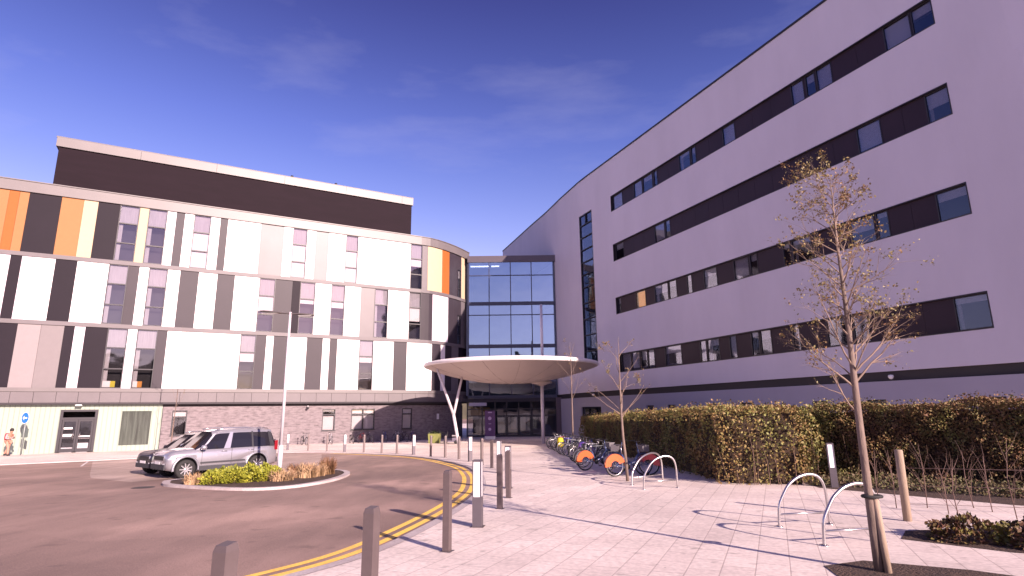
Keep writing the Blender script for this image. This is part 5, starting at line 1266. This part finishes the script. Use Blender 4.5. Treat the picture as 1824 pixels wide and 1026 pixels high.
# ------------------------------------------------------------------ person walking at the far left
def skin_body(name, joints, edges, radii, mtl, parent=None, sub=2):
    me = bpy.data.meshes.new(name); me.from_pydata(joints, edges, []); me.materials.append(mtl); o = bpy.data.objects.new(name, me); COL.objects.link(o)
    md = o.modifiers.new('skin', 'SKIN'); md.use_smooth_shade = True
    for i, v in enumerate(me.skin_vertices[0].data): v.radius = radii[i] if isinstance(radii[i], tuple) else (radii[i], radii[i]); v.use_root = (i == 0)
    s = o.modifiers.new('sub', 'SUBSURF'); s.levels = s.render_levels = sub
    bpy.context.view_layer.update(); ev = o.evaluated_get(bpy.context.evaluated_depsgraph_get()); nm = bpy.data.meshes.new_from_object(ev)
    o.modifiers.clear(); o.data = nm; nm.materials.clear(); nm.materials.append(mtl)
    if parent is not None: o.parent = parent
    return o
pp_ = atY(13, 800, 41.0)
per = empty('person', (pp_.x, 41.0, gz(41)), 'person with a red backpack walking right while looking down at a phone', 'person', rz=R(-8))
skin_c = mat('skin', (.35, .18, .12), .6)
J = [(0, 0, .98), (0, 0, 1.14), (.03, 0, 1.36), (.07, 0, 1.50), (.12, 0, 1.60), (.15, 0, 1.70),         # pelvis..head
     (.03, -.19, 1.43), (.0, -.24, 1.17), (.24, -.17, 1.16), (.31, -.13, 1.18), (.03, .19, 1.43), (.02, .24, 1.17), (.25, .14, 1.18), (.32, .11, 1.19),
     (0, -.10, .93), (.17, -.10, .52), (.20, -.10, .09), (.32, -.10, .05), (0, .10, .93), (-.06, .10, .50), (-.30, .10, .13), (-.20, .10, .05)]
E_ = [(0, 1), (1, 2), (2, 3), (3, 4), (4, 5), (2, 6), (6, 7), (7, 8), (8, 9), (2, 10), (10, 11), (11, 12), (12, 13), (0, 14), (14, 15), (15, 16), (16, 17), (0, 18), (18, 19), (19, 20), (20, 21)]
RR = [(.15, .11), (.14, .10), (.17, .11), (.055, .055), (.08, .09), (.085, .10), .06, .045, .035, .03, .06, .045, .035, .03, .09, .065, .045, .035, .09, .065, .045, .035]
skin_body('body', J, E_, RR, skin_c, per)
# clothes follow the body slightly proud of it
def clothe(nm, idx, grow_, mt):
    mp_ = {j: i for i, j in enumerate(idx)}; jj = [J[j] for j in idx]; ee = [(mp_[a], mp_[b]) for a, b in E_ if a in mp_ and b in mp_]; rr = []
    for j in idx: q = RR[j]; q = q if isinstance(q, tuple) else (q, q); rr.append((q[0]+grow_, q[1]+grow_))
    return skin_body(nm, jj, ee, rr, mt, per)
clothe('top', [0, 1, 2, 6, 7, 8, 10, 11, 12], .016, mat('top_cloth', (.45, .30, .30), .8))
clothe('trousers', [0, 14, 15, 16, 18, 19, 20], .018, mat('trouser_cloth', (.42, .22, .16), .85))
for c in ((.27, -.10, .05), (-.24, .10, .06)):
    m = MB(); m.lathe([(0, .06), (.06, .05), (.09, 0), (.09, -.045), (0, -.05)], 12, c, M=Matrix.Diagonal((1.5, .8, 1, 1))); m.build('shoe', black_plastic, per)
m = MB(); m.lathe([(0, .13), (.07, .115), (.115, .05), (.118, -.02), (.10, -.08), (.05, -.09)], 16, (.125, 0, 1.735), M=Matrix.Rotation(R(-12), 4, 'Y')); m.build('hair', mat('hair_dark', (.015, .01, .01), .7), per)
m = MB(); m.lathe([(0, .26), (.09, .25), (.14, .15), (.15, -.1), (.12, -.22), (0, -.24)], 14, (-.20, 0, 1.27), M=Matrix.Diagonal((.8, 1.1, 1, 1))); bp_ = m.build('backpack', mat('backpack_red', (.65, .03, .05), .6), None)
bp_.parent = None; bp_.data.transform(Matrix.Translation((.20, 0, -1.27)))
wp = Matrix.Rotation(R(-8), 4, 'Z') @ Vector((-.20, 0, 1.27)); bp_.location = per.location+wp; tag(bp_, 'red rucksack on the back of the walking person', 'backpack')
m = MB(); m.box(-.005, .005, -.035, .035, -.07, .07); ph = m.build('phone', black_plastic); wp = Matrix.Rotation(R(-8), 4, 'Z') @ Vector((.37, 0, 1.22)); ph.location = per.location+wp; ph.rotation_euler = (0, R(40), 0); tag(ph, 'small dark phone held in front of the walking person', 'phone')
for y_, sgn in ((-.12, -1), (.10, 1)):
    m = MB()
    c = Vector((.335, y_*.75, 1.19))
    for k in range(4): m.tube([c+Vector((0, (k-1.5)*.018, 0)), c+Vector((.035+.004*(k % 3), (k-1.5)*.018-sgn*.01, .01)), c+Vector((.045, (k-1.5)*.016-sgn*.03, -.012))], [.010, .009, .007], 6)
    m.tube([c+Vector((-.02, -sgn*.02, .01)), c+Vector((.015, -sgn*.045, .03))], [.011, .008], 6); m.build('fingers', skin_c, per)

# gully cover and white line remnants in the road
m = MB(); g0 = ground(255, 866); m.lathe([(0, .008), (.32, .008), (.34, .0)], 24, (0, 0, 0)); gcv = m.build('manhole_cover', mat('iron', (.05, .04, .04), .6, metal=.5, noise=.3, nscale=20)); gcv.location = (g0.x, g0.y, gz(g0.y)+ROADZ); tag(gcv, 'round iron cover set in the road left of the island', 'manhole cover')
